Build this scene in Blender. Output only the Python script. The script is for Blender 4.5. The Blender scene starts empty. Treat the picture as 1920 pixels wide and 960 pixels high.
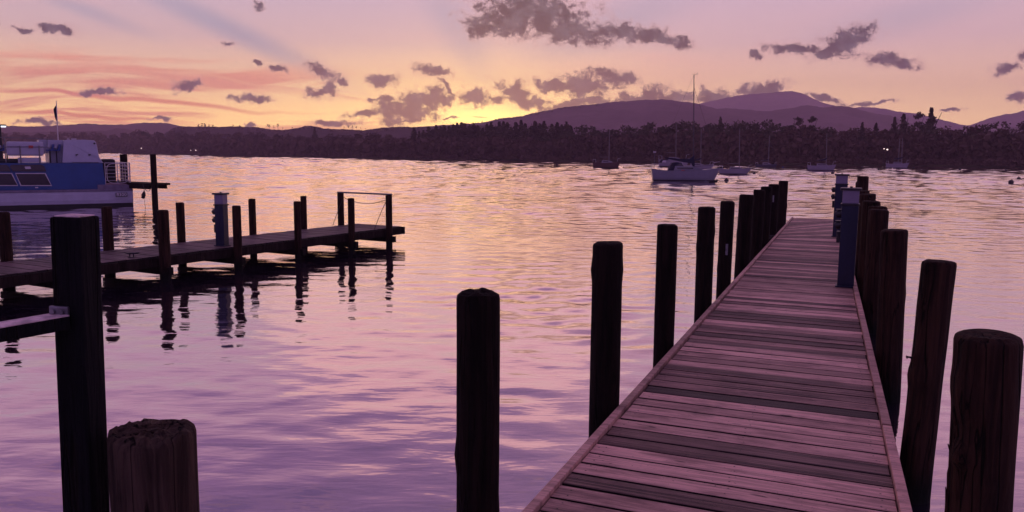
import bpy, bmesh, math, random
import numpy as np
from mathutils import Vector, Matrix, Euler
random.seed(7)
rng = np.random.default_rng(11)
R = math.radians
sc = bpy.context.scene
COL = sc.collection

# ------------------------------------------------------------------ camera
F = 1500.0; H = 2.4; PITCH = math.atan(191 / F); ROLL = R(.49)
cam = bpy.data.cameras.new('camera')
camo = bpy.data.objects.new('camera', cam); COL.objects.link(camo)
cam.sensor_width = 36; cam.lens = F / 1920 * 36
cam.clip_start = .05; cam.clip_end = 20000
CM = Matrix.Rotation(math.pi / 2 - PITCH, 3, 'X') @ Matrix.Rotation(ROLL, 3, 'Z')
camo.matrix_world = Matrix.Translation((0, 0, H)) @ CM.to_4x4()
sc.camera = camo


def ray(x, y):
    return CM @ Vector(((x - 960) / F, -(y - 480) / F, -1))


def G(x, y, z=0.0):
    d = ray(x, y); t = (z - H) / d.z
    return Vector((0, 0, H)) + d * t


def W(x, y, Y):
    d = ray(x, y); t = Y / d.y
    return Vector((0, 0, H)) + d * t


def UV(x, y):
    d = ray(x, y)
    return 15 * d.x / d.y, 15 * d.z / d.y


# ------------------------------------------------------------------ render settings
sc.view_settings.view_transform = 'Standard'
sc.view_settings.look = 'None'
sc.view_settings.exposure = 0.58
sc.view_settings.gamma = 1
sc.cycles.use_denoising = True
sc.cycles.use_adaptive_sampling = True; sc.cycles.adaptive_threshold = .012; sc.cycles.adaptive_min_samples = 16
sc.cycles.max_bounces = 4; sc.cycles.diffuse_bounces = 2; sc.cycles.glossy_bounces = 3
sc.cycles.volume_bounces = 1
sc.cycles.sample_clamp_indirect = 4


def lin(r, g, b, k=1.0):
    f = lambda c: ((c / 255 + .055) / 1.055) ** 2.4 if c > 10 else c / 255 / 12.92
    return (f(r) * k, f(g) * k, f(b) * k, 1)


# ------------------------------------------------------------------ world (dusk sky)
SUN_AZ = math.atan2(ray(905, 225).x, ray(905, 225).y)
SUN_EL = R(2.6)
world = bpy.data.worlds.new('World'); sc.world = world
world.use_nodes = True
world.cycles.sampling_method = 'MANUAL'; world.cycles.sample_map_resolution = 256
wn = world.node_tree; wn.nodes.clear(); WL = wn.links


class NT:
    """small helper to write node maths"""
    def __init__(s, tree): s.t = tree
    def n(s, typ, **kw):
        nd = s.t.nodes.new(typ)
        for k, v in kw.items(): setattr(nd, k, v)
        return nd
    def link(s, a, b): s.t.links.new(a, b)
    def put(s, sock, v):
        if hasattr(v, 'is_linked') or hasattr(v, 'links'): s.t.links.new(v, sock)
        else: sock.default_value = v
    def m(s, op, a, b=None, c=None, clamp=False):
        nd = s.n('ShaderNodeMath', operation=op); nd.use_clamp = clamp
        s.put(nd.inputs[0], a)
        if b is not None: s.put(nd.inputs[1], b)
        if c is not None: s.put(nd.inputs[2], c)
        return nd.outputs[0]
    def vm(s, op, a, b=None, out=0):
        nd = s.n('ShaderNodeVectorMath', operation=op)
        s.put(nd.inputs[0], a)
        if b is not None: s.put(nd.inputs[1], b)
        return nd.outputs[out]
    def mr(s, v, a, b, c=0.0, d=1.0, smooth=True):
        nd = s.n('ShaderNodeMapRange'); nd.interpolation_type = 'SMOOTHSTEP' if smooth else 'LINEAR'
        s.put(nd.inputs[0], v)
        for i, x in zip((1, 2, 3, 4), (a, b, c, d)): s.put(nd.inputs[i], x)
        return nd.outputs[0]
    def mix(s, f, a, b, blend='MIX'):
        nd = s.n('ShaderNodeMix', data_type='RGBA', blend_type=blend)
        s.put(nd.inputs[0], f); s.put(nd.inputs[6], a); s.put(nd.inputs[7], b)
        return nd.outputs[2]
    def noise(s, vec, scale, detail=3, rough=.55, dist=0.0, col=False):
        nd = s.n('ShaderNodeTexNoise')
        if vec is not None: s.put(nd.inputs['Vector'], vec)
        nd.inputs['Scale'].default_value = scale; nd.inputs['Detail'].default_value = detail
        nd.inputs['Roughness'].default_value = rough; nd.inputs['Distortion'].default_value = dist
        return nd.outputs[1 if col else 0]
    def mapping(s, vec, loc=(0, 0, 0), rot=(0, 0, 0), scale=(1, 1, 1), typ='POINT'):
        nd = s.n('ShaderNodeMapping', vector_type=typ)
        s.put(nd.inputs[0], vec)
        nd.inputs[1].default_value = loc; nd.inputs[2].default_value = rot; nd.inputs[3].default_value = scale
        return nd.outputs[0]
    def ramp(s, fac, stops):
        nd = s.n('ShaderNodeValToRGB'); s.put(nd.inputs[0], fac)
        e = nd.color_ramp.elements
        while len(e) > 1: e.remove(e[-1])
        e[0].position = stops[0][0]; e[0].color = stops[0][1]
        for p, c in stops[1:]:
            x = e.new(p); x.color = c
        return nd.outputs[0]


N = NT(wn)
tc = N.n('ShaderNodeTexCoord').outputs['Generated']
sep = N.n('ShaderNodeSeparateXYZ'); WL.new(tc, sep.inputs[0])
dx, dy, dz = sep.outputs
dyc = N.m('MAXIMUM', dy, .05)
U = N.m('MULTIPLY', N.m('DIVIDE', dx, dyc), 15.0)
V = N.m('MULTIPLY', N.m('DIVIDE', dz, dyc), 15.0)
cmb = N.n('ShaderNodeCombineXYZ'); WL.new(U, cmb.inputs[0]); WL.new(V, cmb.inputs[1])
uv = cmb.outputs[0]
front = N.mr(dy, .1, .45)
up = N.m('MAXIMUM', dz, 0.0)
fr = N.ramp(up, [(0, lin(248, 196, 112, 1.8)), (.035, lin(246, 198, 124, 1.65)), (.085, lin(234, 190, 146, 1.25)),
                 (.13, lin(206, 174, 172)), (.19, lin(180, 160, 180)), (.27, lin(190, 146, 176)),
                 (.36, lin(138, 102, 150)), (.46, lin(104, 82, 132)), (1, lin(108, 88, 134))])
bk = N.ramp(up, [(0, lin(120, 95, 140)), (.3, lin(116, 98, 154)), (.6, lin(118, 92, 140)), (1, lin(112, 88, 134))])
toward = N.mr(N.m('ADD', N.m('MULTIPLY', dx, math.sin(SUN_AZ)), N.m('MULTIPLY', dy, math.cos(SUN_AZ))), -.5, .75)
base = N.mix(toward, bk, fr)
# pinker to the right, warmer to the left
side = N.mr(U, -6.0, 9.0)
base = N.mix(N.m('MULTIPLY', N.m('MULTIPLY', side, front), .3), base, lin(206, 160, 176))
# sun glow
su, sv = UV(905, 232)
gl = N.vm('LENGTH', N.mapping(uv, (su, sv, 0), (0, 0, 0), (2.9, .95, 1), 'TEXTURE'), out=1)
glow = N.m('MULTIPLY', N.m('POWER', 2.718, N.m('MULTIPLY', N.m('POWER', gl, 2.0), -1.0)), front)
base = N.mix(N.m('MULTIPLY', glow, .75), base, lin(255, 218, 130, 1.8))
gl2 = N.vm('LENGTH', N.mapping(uv, (su, sv, 0), (0, 0, 0), (.9, .26, 1), 'TEXTURE'), out=1)
glow2 = N.m('MULTIPLY', N.m('POWER', 2.718, N.m('MULTIPLY', N.m('POWER', gl2, 2.0), -1.0)), front)
base = N.mix(N.m('MULTIPLY', glow2, .8), base, lin(255, 230, 125, 2.6))


def blob(vec, x, y, rx, ry, deg):
    u, v = UV(x, y)
    q = N.mapping(vec, (u, v, 0), (0, 0, R(-deg)), (rx / 100, ry / 100, 1), 'TEXTURE')
    return N.m('SUBTRACT', 1.0, N.vm('LENGTH', q, out=1))


# crepuscular bands (soft, blue-grey) and pale veils
for (x, y, rx, ry, dg, k) in ((420, 50, 330, 34, 24, .75), (150, 15, 200, 22, 20, .5), (840, 20, 220, 60, 60, .45),
                              (1150, 45, 240, 60, -20, .45), (1700, 30, 300, 50, -14, .35)):
    b = N.mr(blob(uv, x, y, rx, ry, dg), 0.0, 1.0)
    base = N.mix(N.m('MULTIPLY', N.m('MULTIPLY', b, k), front), base, lin(146, 146, 168))
# salmon cirrus streaks
swarp = N.vm('ADD', uv, N.vm('SCALE', N.noise(N.mapping(uv, scale=(.25, .5, 1)), 1.0, 1, col=True), None))
sw = wn.nodes[-1]
sc_node = [n for n in wn.nodes if n.type == 'VECT_MATH' and n.operation == 'SCALE'][-1]
sc_node.inputs['Scale'].default_value = .9
st = N.noise(N.mapping(swarp, (0, 0, 0), (0, 0, R(7)), (.16, 3.4, 1)), 1.0, 5, .62)
stm = N.mr(st, .48, .62)
reg = N.mr(blob(uv, 200, 175, 780, 100, 3), 0.0, .5)
st2 = N.noise(N.mapping(swarp, (4, 3, 0), (0, 0, R(4)), (.12, 1.2, 1)), 1.0, 3, .5)
base = N.mix(N.m('MULTIPLY', N.m('MULTIPLY', N.m('MULTIPLY', stm, reg), .85), front), base, lin(238, 146, 118))
base = N.mix(N.m('MULTIPLY', N.m('MULTIPLY', N.mr(st2, .52, .72), .3), front), base, lin(232, 170, 160))
# two orange ribbons on the left
wav = N.noise(N.mapping(uv, scale=(.5, .1, 1)), 1.0, 2, .6)
vv = N.m('ADD', V, N.m('MULTIPLY', N.m('SUBTRACT', wav, .5), .35))
cm2 = N.n('ShaderNodeCombineXYZ'); WL.new(U, cm2.inputs[0]); WL.new(vv, cm2.inputs[1]); uvw = cm2.outputs[0]
for (x, y, rx, ry, dg, k, c) in ((260, 186, 370, 7, 4.5, .85, (235, 130, 100)), (150, 216, 260, 6, 3, .8, (233, 128, 96)),
                                 (90, 172, 200, 5, 2, .8, (235, 135, 110)), (330, 140, 420, 12, 7, .55, (240, 160, 130)),
                                 (520, 160, 300, 4, 9, .6, (250, 186, 140)), (610, 170, 110, 2, 3, .8, (255, 205, 165)),
                                 (900, 219, 26, 2.5, 5, .9, (255, 232, 140))):
    b = N.mr(blob(uvw, x, y, rx, ry, dg), 0.0, .8)
    base = N.mix(N.m('MULTIPLY', N.m('MULTIPLY', b, k), front), base, lin(*c))

# dark dusk clouds
CL = [(1000, 26, 145, 54, 6), (950, 42, 80, 34, 5), (1060, 58, 130, 27, 6), (1180, 62, 110, 22, 8), (1250, 72, 60, 16, 10), (905, 48, 55, 26, 0),
      (1490, 92, 75, 13, -3), (1590, 75, 66, 30, -20), (1550, 95, 45, 16, -15), (1670, 115, 66, 17, 6), (1415, 102, 20, 9, 0),
      (1885, 130, 34, 15, -10), (1910, 182, 34, 14, 0), (1918, 105, 16, 12, 0), (108, 55, 50, 13, 8), (45, 57, 28, 8, 5),
      (605, 133, 48, 15, 20), (640, 150, 18, 10, 45), (598, 175, 36, 13, -10), (618, 163, 16, 18, 0), (188, 173, 46, 9, -5), (350, 160, 34, 13, -5),
      (470, 184, 46, 9, 4), (522, 128, 24, 9, 10), (485, 120, 18, 7, 0), (715, 150, 40, 17, -5), (812, 132, 46, 14, 15), (838, 163, 26, 7, 50),
      (765, 203, 78, 40, -20), (728, 206, 42, 30, 0), (808, 188, 56, 30, -5), (785, 208, 40, 26, 0), (685, 216, 52, 9, -4), (775, 214, 60, 16, 0), (725, 184, 22, 9, 0), (700, 188, 24, 5, -10),
      (888, 180, 38, 26, 0), (932, 187, 18, 13, 0), (968, 170, 52, 24, 20), (990, 190, 60, 20, 5), (1090, 160, 74, 34, 0),
      (1035, 158, 52, 17, 0), (1150, 146, 55, 20, 10), (1225, 172, 36, 20, 0), (1055, 200, 70, 14, -10), (1110, 192, 90, 14, -5), (1190, 188, 90, 16, -3),
      (1275, 184, 80, 16, 0), (1340, 178, 48, 16, 0), (1425, 168, 62, 17, -8), (1450, 160, 26, 13, 0), (1550, 188, 54, 10, 12), (1640, 193, 66, 5, -5), (1780, 206, 34, 4, -4),
      (75, 229, 46, 9, 2), (625, 233, 56, 9, 3), (470, 233, 14, 6, 0), (298, 226, 24, 4, 0), (765, 227, 56, 4, -4), (846, 223, 24, 3, 0),
      (485, 12, 12, 12, 0), (432, 84, 18, 6, 5)]
w1 = N.vm('SUBTRACT', N.noise(uv, 2.4, 5, .68, col=True), (.5, .5, .5))
n1 = N.n('ShaderNodeVectorMath', operation='SCALE'); WL.new(w1, n1.inputs[0]); n1.inputs['Scale'].default_value = .34
cuv = N.vm('ADD', uv, n1.outputs[0])
Fm = None
for b in CL:
    o = blob(cuv, *b)
    Fm = o if Fm is None else N.m('SMOOTH_MAX', Fm, o, .12)
fb = N.noise(N.mapping(cuv, scale=(1, 1.35, 1)), 4.6, 7, .70)
dens_raw = N.m('ADD', N.m('MINIMUM', N.m('ADD', Fm, .07), .85), N.m('MULTIPLY', N.m('SUBTRACT', fb, .5), 2.5))
dens = N.m('MULTIPLY', N.mr(dens_raw, -.08, .72), front)
lump = N.noise(N.mapping(uv, (0.1, -.12, 0), scale=(1, 1.3, 1)), 2.6, 5, .65)
cc = N.mix(N.mr(lump, .38, .66), lin(18, 26, 42), lin(74, 72, 84))
cc = N.mix(N.m('MULTIPLY', glow, .35), cc, lin(190, 140, 120))
edge = N.mr(dens_raw, .1, .6)
rim = N.mix(glow, lin(196, 152, 150), lin(255, 206, 140, 1.5))
cc = N.mix(edge, rim, cc)
final = N.mix(N.m('MULTIPLY', dens, .96), base, cc)
# physical twilight sky underneath, low weight
sky = N.n('ShaderNodeTexSky', sky_type='NISHITA'); sky.sun_disc = False
sky.sun_elevation = SUN_EL; sky.sun_rotation = SUN_AZ; sky.dust_density = 2
final = N.mix(1.0, final, N.mix(.995, sky.outputs[0], (0, 0, 0, 1)), 'ADD')
bg = N.n('ShaderNodeBackground'); WL.new(final, bg.inputs[0]); bg.inputs[1].default_value = 1.0
wo = N.n('ShaderNodeOutputWorld'); WL.new(bg.outputs[0], wo.inputs[0])

sun = bpy.data.lights.new('sun', 'SUN'); suno = bpy.data.objects.new('sun', sun); COL.objects.link(suno)
sun.energy = .06; sun.angle = R(30); sun.color = (1, .5, .25)
sdir = Vector((math.sin(SUN_AZ + R(-2)) * math.cos(R(4.5)), math.cos(SUN_AZ + R(-2)) * math.cos(R(4.5)), math.sin(R(4.5))))
suno.rotation_euler = sdir.to_track_quat('Z', 'Y').to_euler()


# ------------------------------------------------------------------ materials
def principled(name):
    m = bpy.data.materials.new(name); m.use_nodes = True
    nt = m.node_tree
    return m, NT(nt), nt.nodes['Principled BSDF']


def bump(n, b, h, strength=.5, dist=.01):
    bn = n.n('ShaderNodeBump'); bn.inputs['Strength'].default_value = strength
    bn.inputs['Distance'].default_value = dist
    n.link(h, bn.inputs['Height']); n.link(bn.outputs[0], b.inputs['Normal'])


def simple(name, c, rough=.5, metal=0, var=.25, scale=6, spec=.5, bstr=.15):
    m, n, b = principled(name)
    oc = n.n('ShaderNodeTexCoord').outputs['Object']
    ns = n.noise(oc, scale, 5, .6)
    col = n.mix(n.mr(ns, .3, .7), tuple(x * (1 - var) for x in c[:3]) + (1,), tuple(min(1, x * (1 + var)) for x in c[:3]) + (1,))
    n.link(col, b.inputs['Base Color'])
    b.inputs['Roughness'].default_value = rough; b.inputs['Metallic'].default_value = metal
    b.inputs['Specular IOR Level'].default_value = spec
    if bstr: bump(n, b, ns, bstr, .01)
    return m


def wood_post(name, c1, c2, scale=1.0):
    m, n, b = principled(name)
    oc = n.n('ShaderNodeTexCoord').outputs['Object']
    oi = n.n('ShaderNodeObjectInfo').outputs['Random']
    cb = n.n('ShaderNodeCombineXYZ')
    n.link(n.m('MULTIPLY', oi, 37.0), cb.inputs[0]); n.link(n.m('MULTIPLY', oi, 11.0), cb.inputs[2])
    v = n.vm('ADD', oc, cb.outputs[0])
    g = n.noise(n.mapping(v, scale=(26, 26, 1.6)), scale, 6, .62, .6)
    g2 = n.noise(n.mapping(v, scale=(5, 5, 1.5)), scale, 4, .6)
    crack = n.noise(n.mapping(v, scale=(14, 14, .55)), scale, 2, .5, .3)
    ck = n.mr(n.m('ABSOLUTE', n.m('SUBTRACT', crack, .5)), 0.0, .02)
    col = n.mix(n.mr(g, .3, .7), c1, c2)
    col = n.mix(n.m('MULTIPLY', n.mr(g2, .45, .7), .55), col, tuple(x * .5 for x in c1[:3]) + (1,))
    col = n.mix(ck, (.008, .006, .005, 1), col)
    # algae and wet wood close to the waterline
    sp = n.n('ShaderNodeSeparateXYZ'); n.link(n.n('ShaderNodeNewGeometry').outputs['Position'], sp.inputs[0])
    wet = n.mr(n.m('ADD', sp.outputs[2], n.m('MULTIPLY', g2, .15)), .42, .12)
    col = n.mix(wet, col, (.008, .010, .007, 1))
    n.link(col, b.inputs['Base Color'])
    b.inputs['Roughness'].default_value = .8
    b.inputs['Specular IOR Level'].default_value = .12
    bump(n, b, n.m('MULTIPLY', n.m('ADD', g, g2), ck), .9, .03)
    return m


def wood_boards(name, light, dark):
    m, n, b = principled(name)
    oc = n.n('ShaderNodeTexCoord').outputs['Object']
    at = n.n('ShaderNodeAttribute', attribute_name='tone').outputs['Fac']
    isl = n.n('ShaderNodeNewGeometry').outputs['Random Per Island']
    cb = n.n('ShaderNodeCombineXYZ'); n.link(n.m('MULTIPLY', isl, 53.0), cb.inputs[0]); n.link(n.m('MULTIPLY', isl, 9.0), cb.inputs[2])
    v = n.vm('ADD', oc, cb.outputs[0])
    g = n.noise(n.mapping(v, scale=(1.6, 42, 8)), 1.0, 5, .6, .9)
    g2 = n.noise(n.mapping(v, scale=(2.2, 6, 3)), 1.0, 4, .6)
    groove = n.noise(n.mapping(v, scale=(.35, 75, 3)), 1.0, 2, .5, .2)
    knot = n.noise(n.mapping(v, scale=(4, 16, 4)), 1.0, 2, .5)
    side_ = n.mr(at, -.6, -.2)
    col = n.mix(at, dark, light)
    col = n.mix(n.m('MULTIPLY', n.mr(g, .42, .62), .7), col, n.mix(at, tuple(x * .35 for x in dark[:3]) + (1,), tuple(x * .5 for x in light[:3]) + (1,)))
    col = n.mix(n.m('MULTIPLY', n.mr(g2, .45, .7), .5), col, dark)
    col = n.mix(n.m('MULTIPLY', n.mr(knot, .69, .76), .75), col, (.02, .012, .01, 1))
    col = n.mix(side_, (.006, .004, .004, 1), col)  # side faces near black: shade of the gaps painted into the colour
    ps_ = n.n('ShaderNodeNewGeometry').outputs['Position']
    stn = n.noise(ps_, 2.3, 5, .65)
    col = n.mix(n.m('MULTIPLY', n.mr(stn, .52, .72), .3), col, tuple(x * .5 for x in dark[:3]) + (1,))
    spk = n.noise(ps_, 38, 2, .6)
    col = n.mix(n.m('MULTIPLY', n.mr(spk, .66, .74), .6), col, (.03, .02, .018, 1))
    gk = n.m('MULTIPLY', n.mr(groove, .5, .62), n.mr(at, .85, .3))
    col = n.mix(n.m('MULTIPLY', gk, .8), col, (.012, .008, .008, 1))
    n.link(col, b.inputs['Base Color'])
    n.link(n.m('ADD', .42, n.m('MULTIPLY', g2, .3)), b.inputs['Roughness'])
    b.inputs['Specular IOR Level'].default_value = .35
    bump(n, b, n.m('SUBTRACT', n.m('MULTIPLY', g, .5), gk), .6, .008)
    return m


M = {}
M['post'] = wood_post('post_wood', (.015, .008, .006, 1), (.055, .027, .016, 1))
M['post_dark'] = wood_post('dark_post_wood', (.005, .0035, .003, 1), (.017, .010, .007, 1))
M['tar'] = wood_post('tarred_square_post', (.004, .004, .005, 1), (.009, .009, .011, 1))
M['post_old'] = wood_post('split_old_wood', (.028, .018, .014, 1), (.10, .066, .048, 1))
M['board'] = wood_boards('deck_wood', (.86, .52, .40, 1), (.05, .03, .026, 1))
M['board_l'] = wood_boards('weathered_deck_wood', (.16, .095, .10, 1), (.07, .043, .045, 1))
M['beam'] = wood_post('beam_wood', (.014, .009, .008, 1), (.03, .02, .017, 1))
M['screw'] = simple('screw_steel', (.02, .016, .015), .5, .3, bstr=0)
M['blue'] = simple('navy_painted_steel', (.0025, .007, .034), .4, 0, .12, 9)
M['cap'] = simple('black_plastic', (.012, .012, .016), .4)
M['panel'] = simple('frosted_panel', (.20, .17, .25), .35, 0, .05, 5)
M['steel'] = simple('galvanised_steel', (.20, .19, .21), .45, .7, .3, 20)
M['rail'] = simple('pale_lit_top', (.62, .48, .48), .7, 0, .35, 25)  # pale colour standing in for sky light on upward faces
M['black'] = simple('black_rubber', (.008, .008, .009), .65)
M['ferryw'] = simple('ferry_white_paint', (.42, .41, .52), .35, 0, .07, 2.5, bstr=.03)
M['ferryb'] = simple('ferry_blue_paint', (.015, .062, .22), .35, 0, .1, 2, bstr=.03)
M['ferryg'] = simple('ferry_grey_deck', (.16, .13, .19), .6, 0, .2, 5)
M['pinkdeck'] = simple('ferry_tread_deck', (.28, .17, .19), .6, 0, .2, 9)
M['glass'] = simple('dark_tinted_glass', (.035, .028, .04), .12, 0, .1, 3, .8, 0)
M['boot'] = simple('black_boot_top', (.006, .006, .008), .5)
M['alu'] = simple('aluminium', (.55, .5, .55), .35, .6, .1, 8, bstr=0)
M['seat'] = simple('blue_seat_plastic', (.02, .05, .22), .4)
M['red'] = simple('orange_red_plastic', (.5, .04, .02), .5)
M['flag'] = simple('dark_flag_cloth', (.02, .02, .04), .9)
M['hullw'] = simple('white_gelcoat', (.17, .165, .21), .3, 0, .05, 2, bstr=0)
M['hullg'] = simple('grey_white_gelcoat', (.22, .19, .24), .3, 0, .05, 2, bstr=0)
M['hullr'] = simple('maroon_hull', (.05, .012, .012), .3, 0, .1, 2, bstr=0)
M['hulln'] = simple('navy_hull', (.02, .02, .05), .3, 0, .1, 2, bstr=0)
M['navycloth'] = simple('navy_canvas', (.010, .012, .035), .9, 0, .2, 8)
M['mast'] = simple('mast_alloy', (.14, .13, .17), .4, .4, .1, 5, bstr=0)
M['mastd'] = simple('dull_mast_alloy', (.16, .13, .14), .5, .2, .1, 5, bstr=0)
M['mastk'] = simple('dark_mast_alloy', (.05, .045, .07), .4, .3, .1, 5, bstr=0)
M['wire'] = simple('stay_wire', (.06, .05, .06), .5, .5, bstr=0)
M['buoy'] = simple('dark_buoy_rubber', (.02, .016, .02), .5)
M['buoyb'] = simple('blue_buoy_rubber', (.02, .03, .14), .5)
M['rope'] = simple('rope_fibre', (.06, .045, .035), .9, 0, .3, 60)
M['bark'] = simple('dark_bark', (.035, .024, .02), .9, 0, .3, 3)


def foliage(name, c, var=.5):
    m, n, b = principled(name)
    isl = n.n('ShaderNodeNewGeometry').outputs['Random Per Island']
    oi = n.n('ShaderNodeObjectInfo').outputs['Random']
    k = n.m('ADD', n.m('MULTIPLY', isl, .6), n.m('MULTIPLY', oi, .4))
    col = n.mix(k, tuple(x * (1 - var) for x in c) + (1,), tuple(x * (1 + var) for x in c) + (1,))
    n.link(col, b.inputs['Base Color']); b.inputs['Roughness'].default_value = .9
    b.inputs['Specular IOR Level'].default_value = .1
    return m


M['conifer'] = foliage('conifer_needles', (.085, .068, .052))
M['broad'] = foliage('winter_foliage', (.105, .064, .052))
M['oak'] = foliage('evergreen_foliage', (.074, .064, .044))
M['twig'] = foliage('bare_twigs', (.06, .038, .034))


def lamp_mat(name, c, s):
    m, n, b = principled(name)
    b.inputs['Base Color'].default_value = (.8, .8, .8, 1)
    b.inputs['Emission Color'].default_value = c; b.inputs['Emission Strength'].default_value = s
    return m


M['lamp'] = lamp_mat('lamp_glow', (1, .75, .65, 1), 1.6)
M['lampw'] = lamp_mat('white_lamp_glow', (.85, .9, 1, 1), 1.2)


def terrain_mat(name, c1, c2, scale, bs=1.0, bd=4.0):
    m, n, b = principled(name)
    ps = n.n('ShaderNodeNewGeometry').outputs['Position']
    a = n.noise(ps, scale, 6, .6); a2 = n.noise(ps, scale * 6, 4, .6)
    col = n.mix(n.mr(a, .35, .65), c1, c2)
    col = n.mix(n.m('MULTIPLY', n.mr(a2, .45, .65), .5), col, tuple(x * .6 for x in c1[:3]) + (1,))
    n.link(col, b.inputs['Base Color']); b.inputs['Roughness'].default_value = 1
    b.inputs['Specular IOR Level'].default_value = .05
    bump(n, b, n.m('ADD', a, n.m('MULTIPLY', a2, .4)), bs, bd)
    return m


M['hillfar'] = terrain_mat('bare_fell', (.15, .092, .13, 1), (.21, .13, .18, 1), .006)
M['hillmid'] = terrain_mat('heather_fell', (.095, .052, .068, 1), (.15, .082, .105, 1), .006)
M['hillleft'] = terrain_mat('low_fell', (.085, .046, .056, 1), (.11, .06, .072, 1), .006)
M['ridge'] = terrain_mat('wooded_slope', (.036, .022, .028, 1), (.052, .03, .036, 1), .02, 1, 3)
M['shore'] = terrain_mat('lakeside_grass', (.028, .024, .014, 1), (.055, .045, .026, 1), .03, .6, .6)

# water
m, n, b = principled('lake_water')
mt = m.node_tree; mt.nodes.remove(b)
ps = n.n('ShaderNodeNewGeometry').outputs['Position']
mic = n.noise(n.mapping(ps, (0, 0, 0), (0, 0, R(8)), (1.1, 3.2, 1)), 1.6, 3, .5, .3)
mic2 = n.noise(n.mapping(ps, (5, 2, 0), (0, 0, R(-12)), (.9, 2.3, 1)), 4.5, 2, .5)
hgt = n.m('ADD', mic, n.m('MULTIPLY', mic2, .25))
bn = n.n('ShaderNodeBump'); bn.inputs['Strength'].default_value = 1.0; bn.inputs['Distance'].default_value = .005
n.link(hgt, bn.inputs['Height'])
gs = n.n('ShaderNodeBsdfGlossy'); gs.inputs['Roughness'].default_value = .03; gs.inputs['Color'].default_value = (1, .93, .92, 1)
n.link(bn.outputs[0], gs.inputs['Normal'])
df = n.n('ShaderNodeBsdfDiffuse'); df.inputs['Color'].default_value = (.02, .014, .032, 1)
fn = n.n('ShaderNodeFresnel'); fn.inputs['IOR'].default_value = 1.45
n.link(bn.outputs[0], fn.inputs['Normal'])
fac = n.m('ADD', .32, n.m('MULTIPLY', n.m('POWER', fn.outputs[0], .6), .8), clamp=True)
mx = n.n('ShaderNodeMixShader'); n.link(fac, mx.inputs[0]); n.link(df.outputs[0], mx.inputs[1]); n.link(gs.outputs[0], mx.inputs[2])
n.link(mx.outputs[0], mt.nodes['Material Output'].inputs[0])
M['water'] = m


# ------------------------------------------------------------------ mesh helpers
class MB:
    def __init__(s): s.v = []; s.f = []; s.mi = []; s.tone = []; s.sm = []
    def add(s, vs, fs, mi=0, tone=1.0, smooth=False, mat=None):
        k = len(s.v)
        if mat is not None: vs = [mat @ Vector(v) for v in vs]
        s.v += [tuple(v) for v in vs]
        for f in fs:
            s.f.append(tuple(k + i for i in f)); s.mi.append(mi); s.tone.append(tone); s.sm.append(smooth)
        return s
    def box(s, c, d, mi=0, tone=1.0, rz=0, mat=None, bev=0.0):
        hx, hy, hz = d[0] / 2, d[1] / 2, d[2] / 2
        T = Matrix.Translation(c) @ Matrix.Rotation(rz, 4, 'Z')
        if mat is not None: T = mat @ T
        if bev:
            bm = bmesh.new(); bmesh.ops.create_cube(bm, size=1, matrix=Matrix.Diagonal((d[0], d[1], d[2], 1)))
            bmesh.ops.bevel(bm, geom=list(bm.edges), offset=bev, segments=2, affect='EDGES', profile=.6)
            bm.verts.ensure_lookup_table()
            vs = [v.co.copy() for v in bm.verts]; fs = [[v.index for v in f.verts] for f in bm.faces]; bm.free()
            return s.add([T @ v for v in vs], fs, mi, tone)
        vs = [(x, y, z) for x in (-hx, hx) for y in (-hy, hy) for z in (-hz, hz)]
        fs = [(0, 1, 3, 2), (4, 6, 7, 5), (0, 4, 5, 1), (2, 3, 7, 6), (0, 2, 6, 4), (1, 5, 7, 3)]
        return s.add([T @ Vector(v) for v in vs], fs, mi, tone)
    def prism(s, poly, y0, y1, mi=0):
        """polygon in x-z extruded along y"""
        n_ = len(poly)
        vs = [(p[0], y0, p[1]) for p in poly] + [(p[0], y1, p[1]) for p in poly]
        fs = [tuple(range(n_)), tuple(range(2 * n_ - 1, n_ - 1, -1))]
        fs += [(i, i + n_, (i + 1) % n_ + n_, (i + 1) % n_) for i in range(n_)]
        return s.add(vs, fs, mi)
    def tube(s, pts, r, seg=8, mi=0, caps=True, smooth=True):
        pts = [Vector(p) for p in pts]; n_ = len(pts)
        rs = r if isinstance(r, (list, tuple)) else [r] * n_
        vs = []
        for i, p in enumerate(pts):
            t = (pts[min(i + 1, n_ - 1)] - pts[max(i - 1, 0)])
            if t.length < 1e-9: t = Vector((0, 0, 1))
            t.normalize()
            a = t.cross(Vector((0, 0, 1)))
            if a.length < .05: a = t.cross(Vector((0, 1, 0)))
            a.normalize(); c = t.cross(a)
            for k in range(seg):
                q = 2 * math.pi * k / seg
                vs.append(p + (a * math.cos(q) + c * math.sin(q)) * rs[i])
        fs = []
        for i in range(n_ - 1):
            for k in range(seg):
                k2 = (k + 1) % seg
                fs.append((i * seg + k, i * seg + k2, (i + 1) * seg + k2, (i + 1) * seg + k))
        s.add(vs, fs, mi, smooth=smooth)
        if caps:
            s.add(vs[:seg], [tuple(range(seg - 1, -1, -1))], mi)
            s.add(vs[-seg:], [tuple(range(seg))], mi)
        return s
    def mesh(s, name, mats):
        me = bpy.data.meshes.new(name)
        me.from_pydata([tuple(v) for v in s.v], [], s.f)
        for m_ in (mats if isinstance(mats, (list, tuple)) else [mats]): me.materials.append(m_)
        me.polygons.foreach_set('material_index', s.mi)
        me.polygons.foreach_set('use_smooth', s.sm)
        a = me.attributes.new('tone', 'FLOAT', 'FACE'); a.data.foreach_set('value', s.tone)
        me.update()
        bm = bmesh.new(); bm.from_mesh(me); bmesh.ops.recalc_face_normals(bm, faces=bm.faces); bm.to_mesh(me); bm.free()
        return me
    def build(s, name, mats, parent=None):
        o = bpy.data.objects.new(name, s.mesh(name, mats)); COL.objects.link(o)
        if parent is not None: o.parent = parent
        return o


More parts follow.
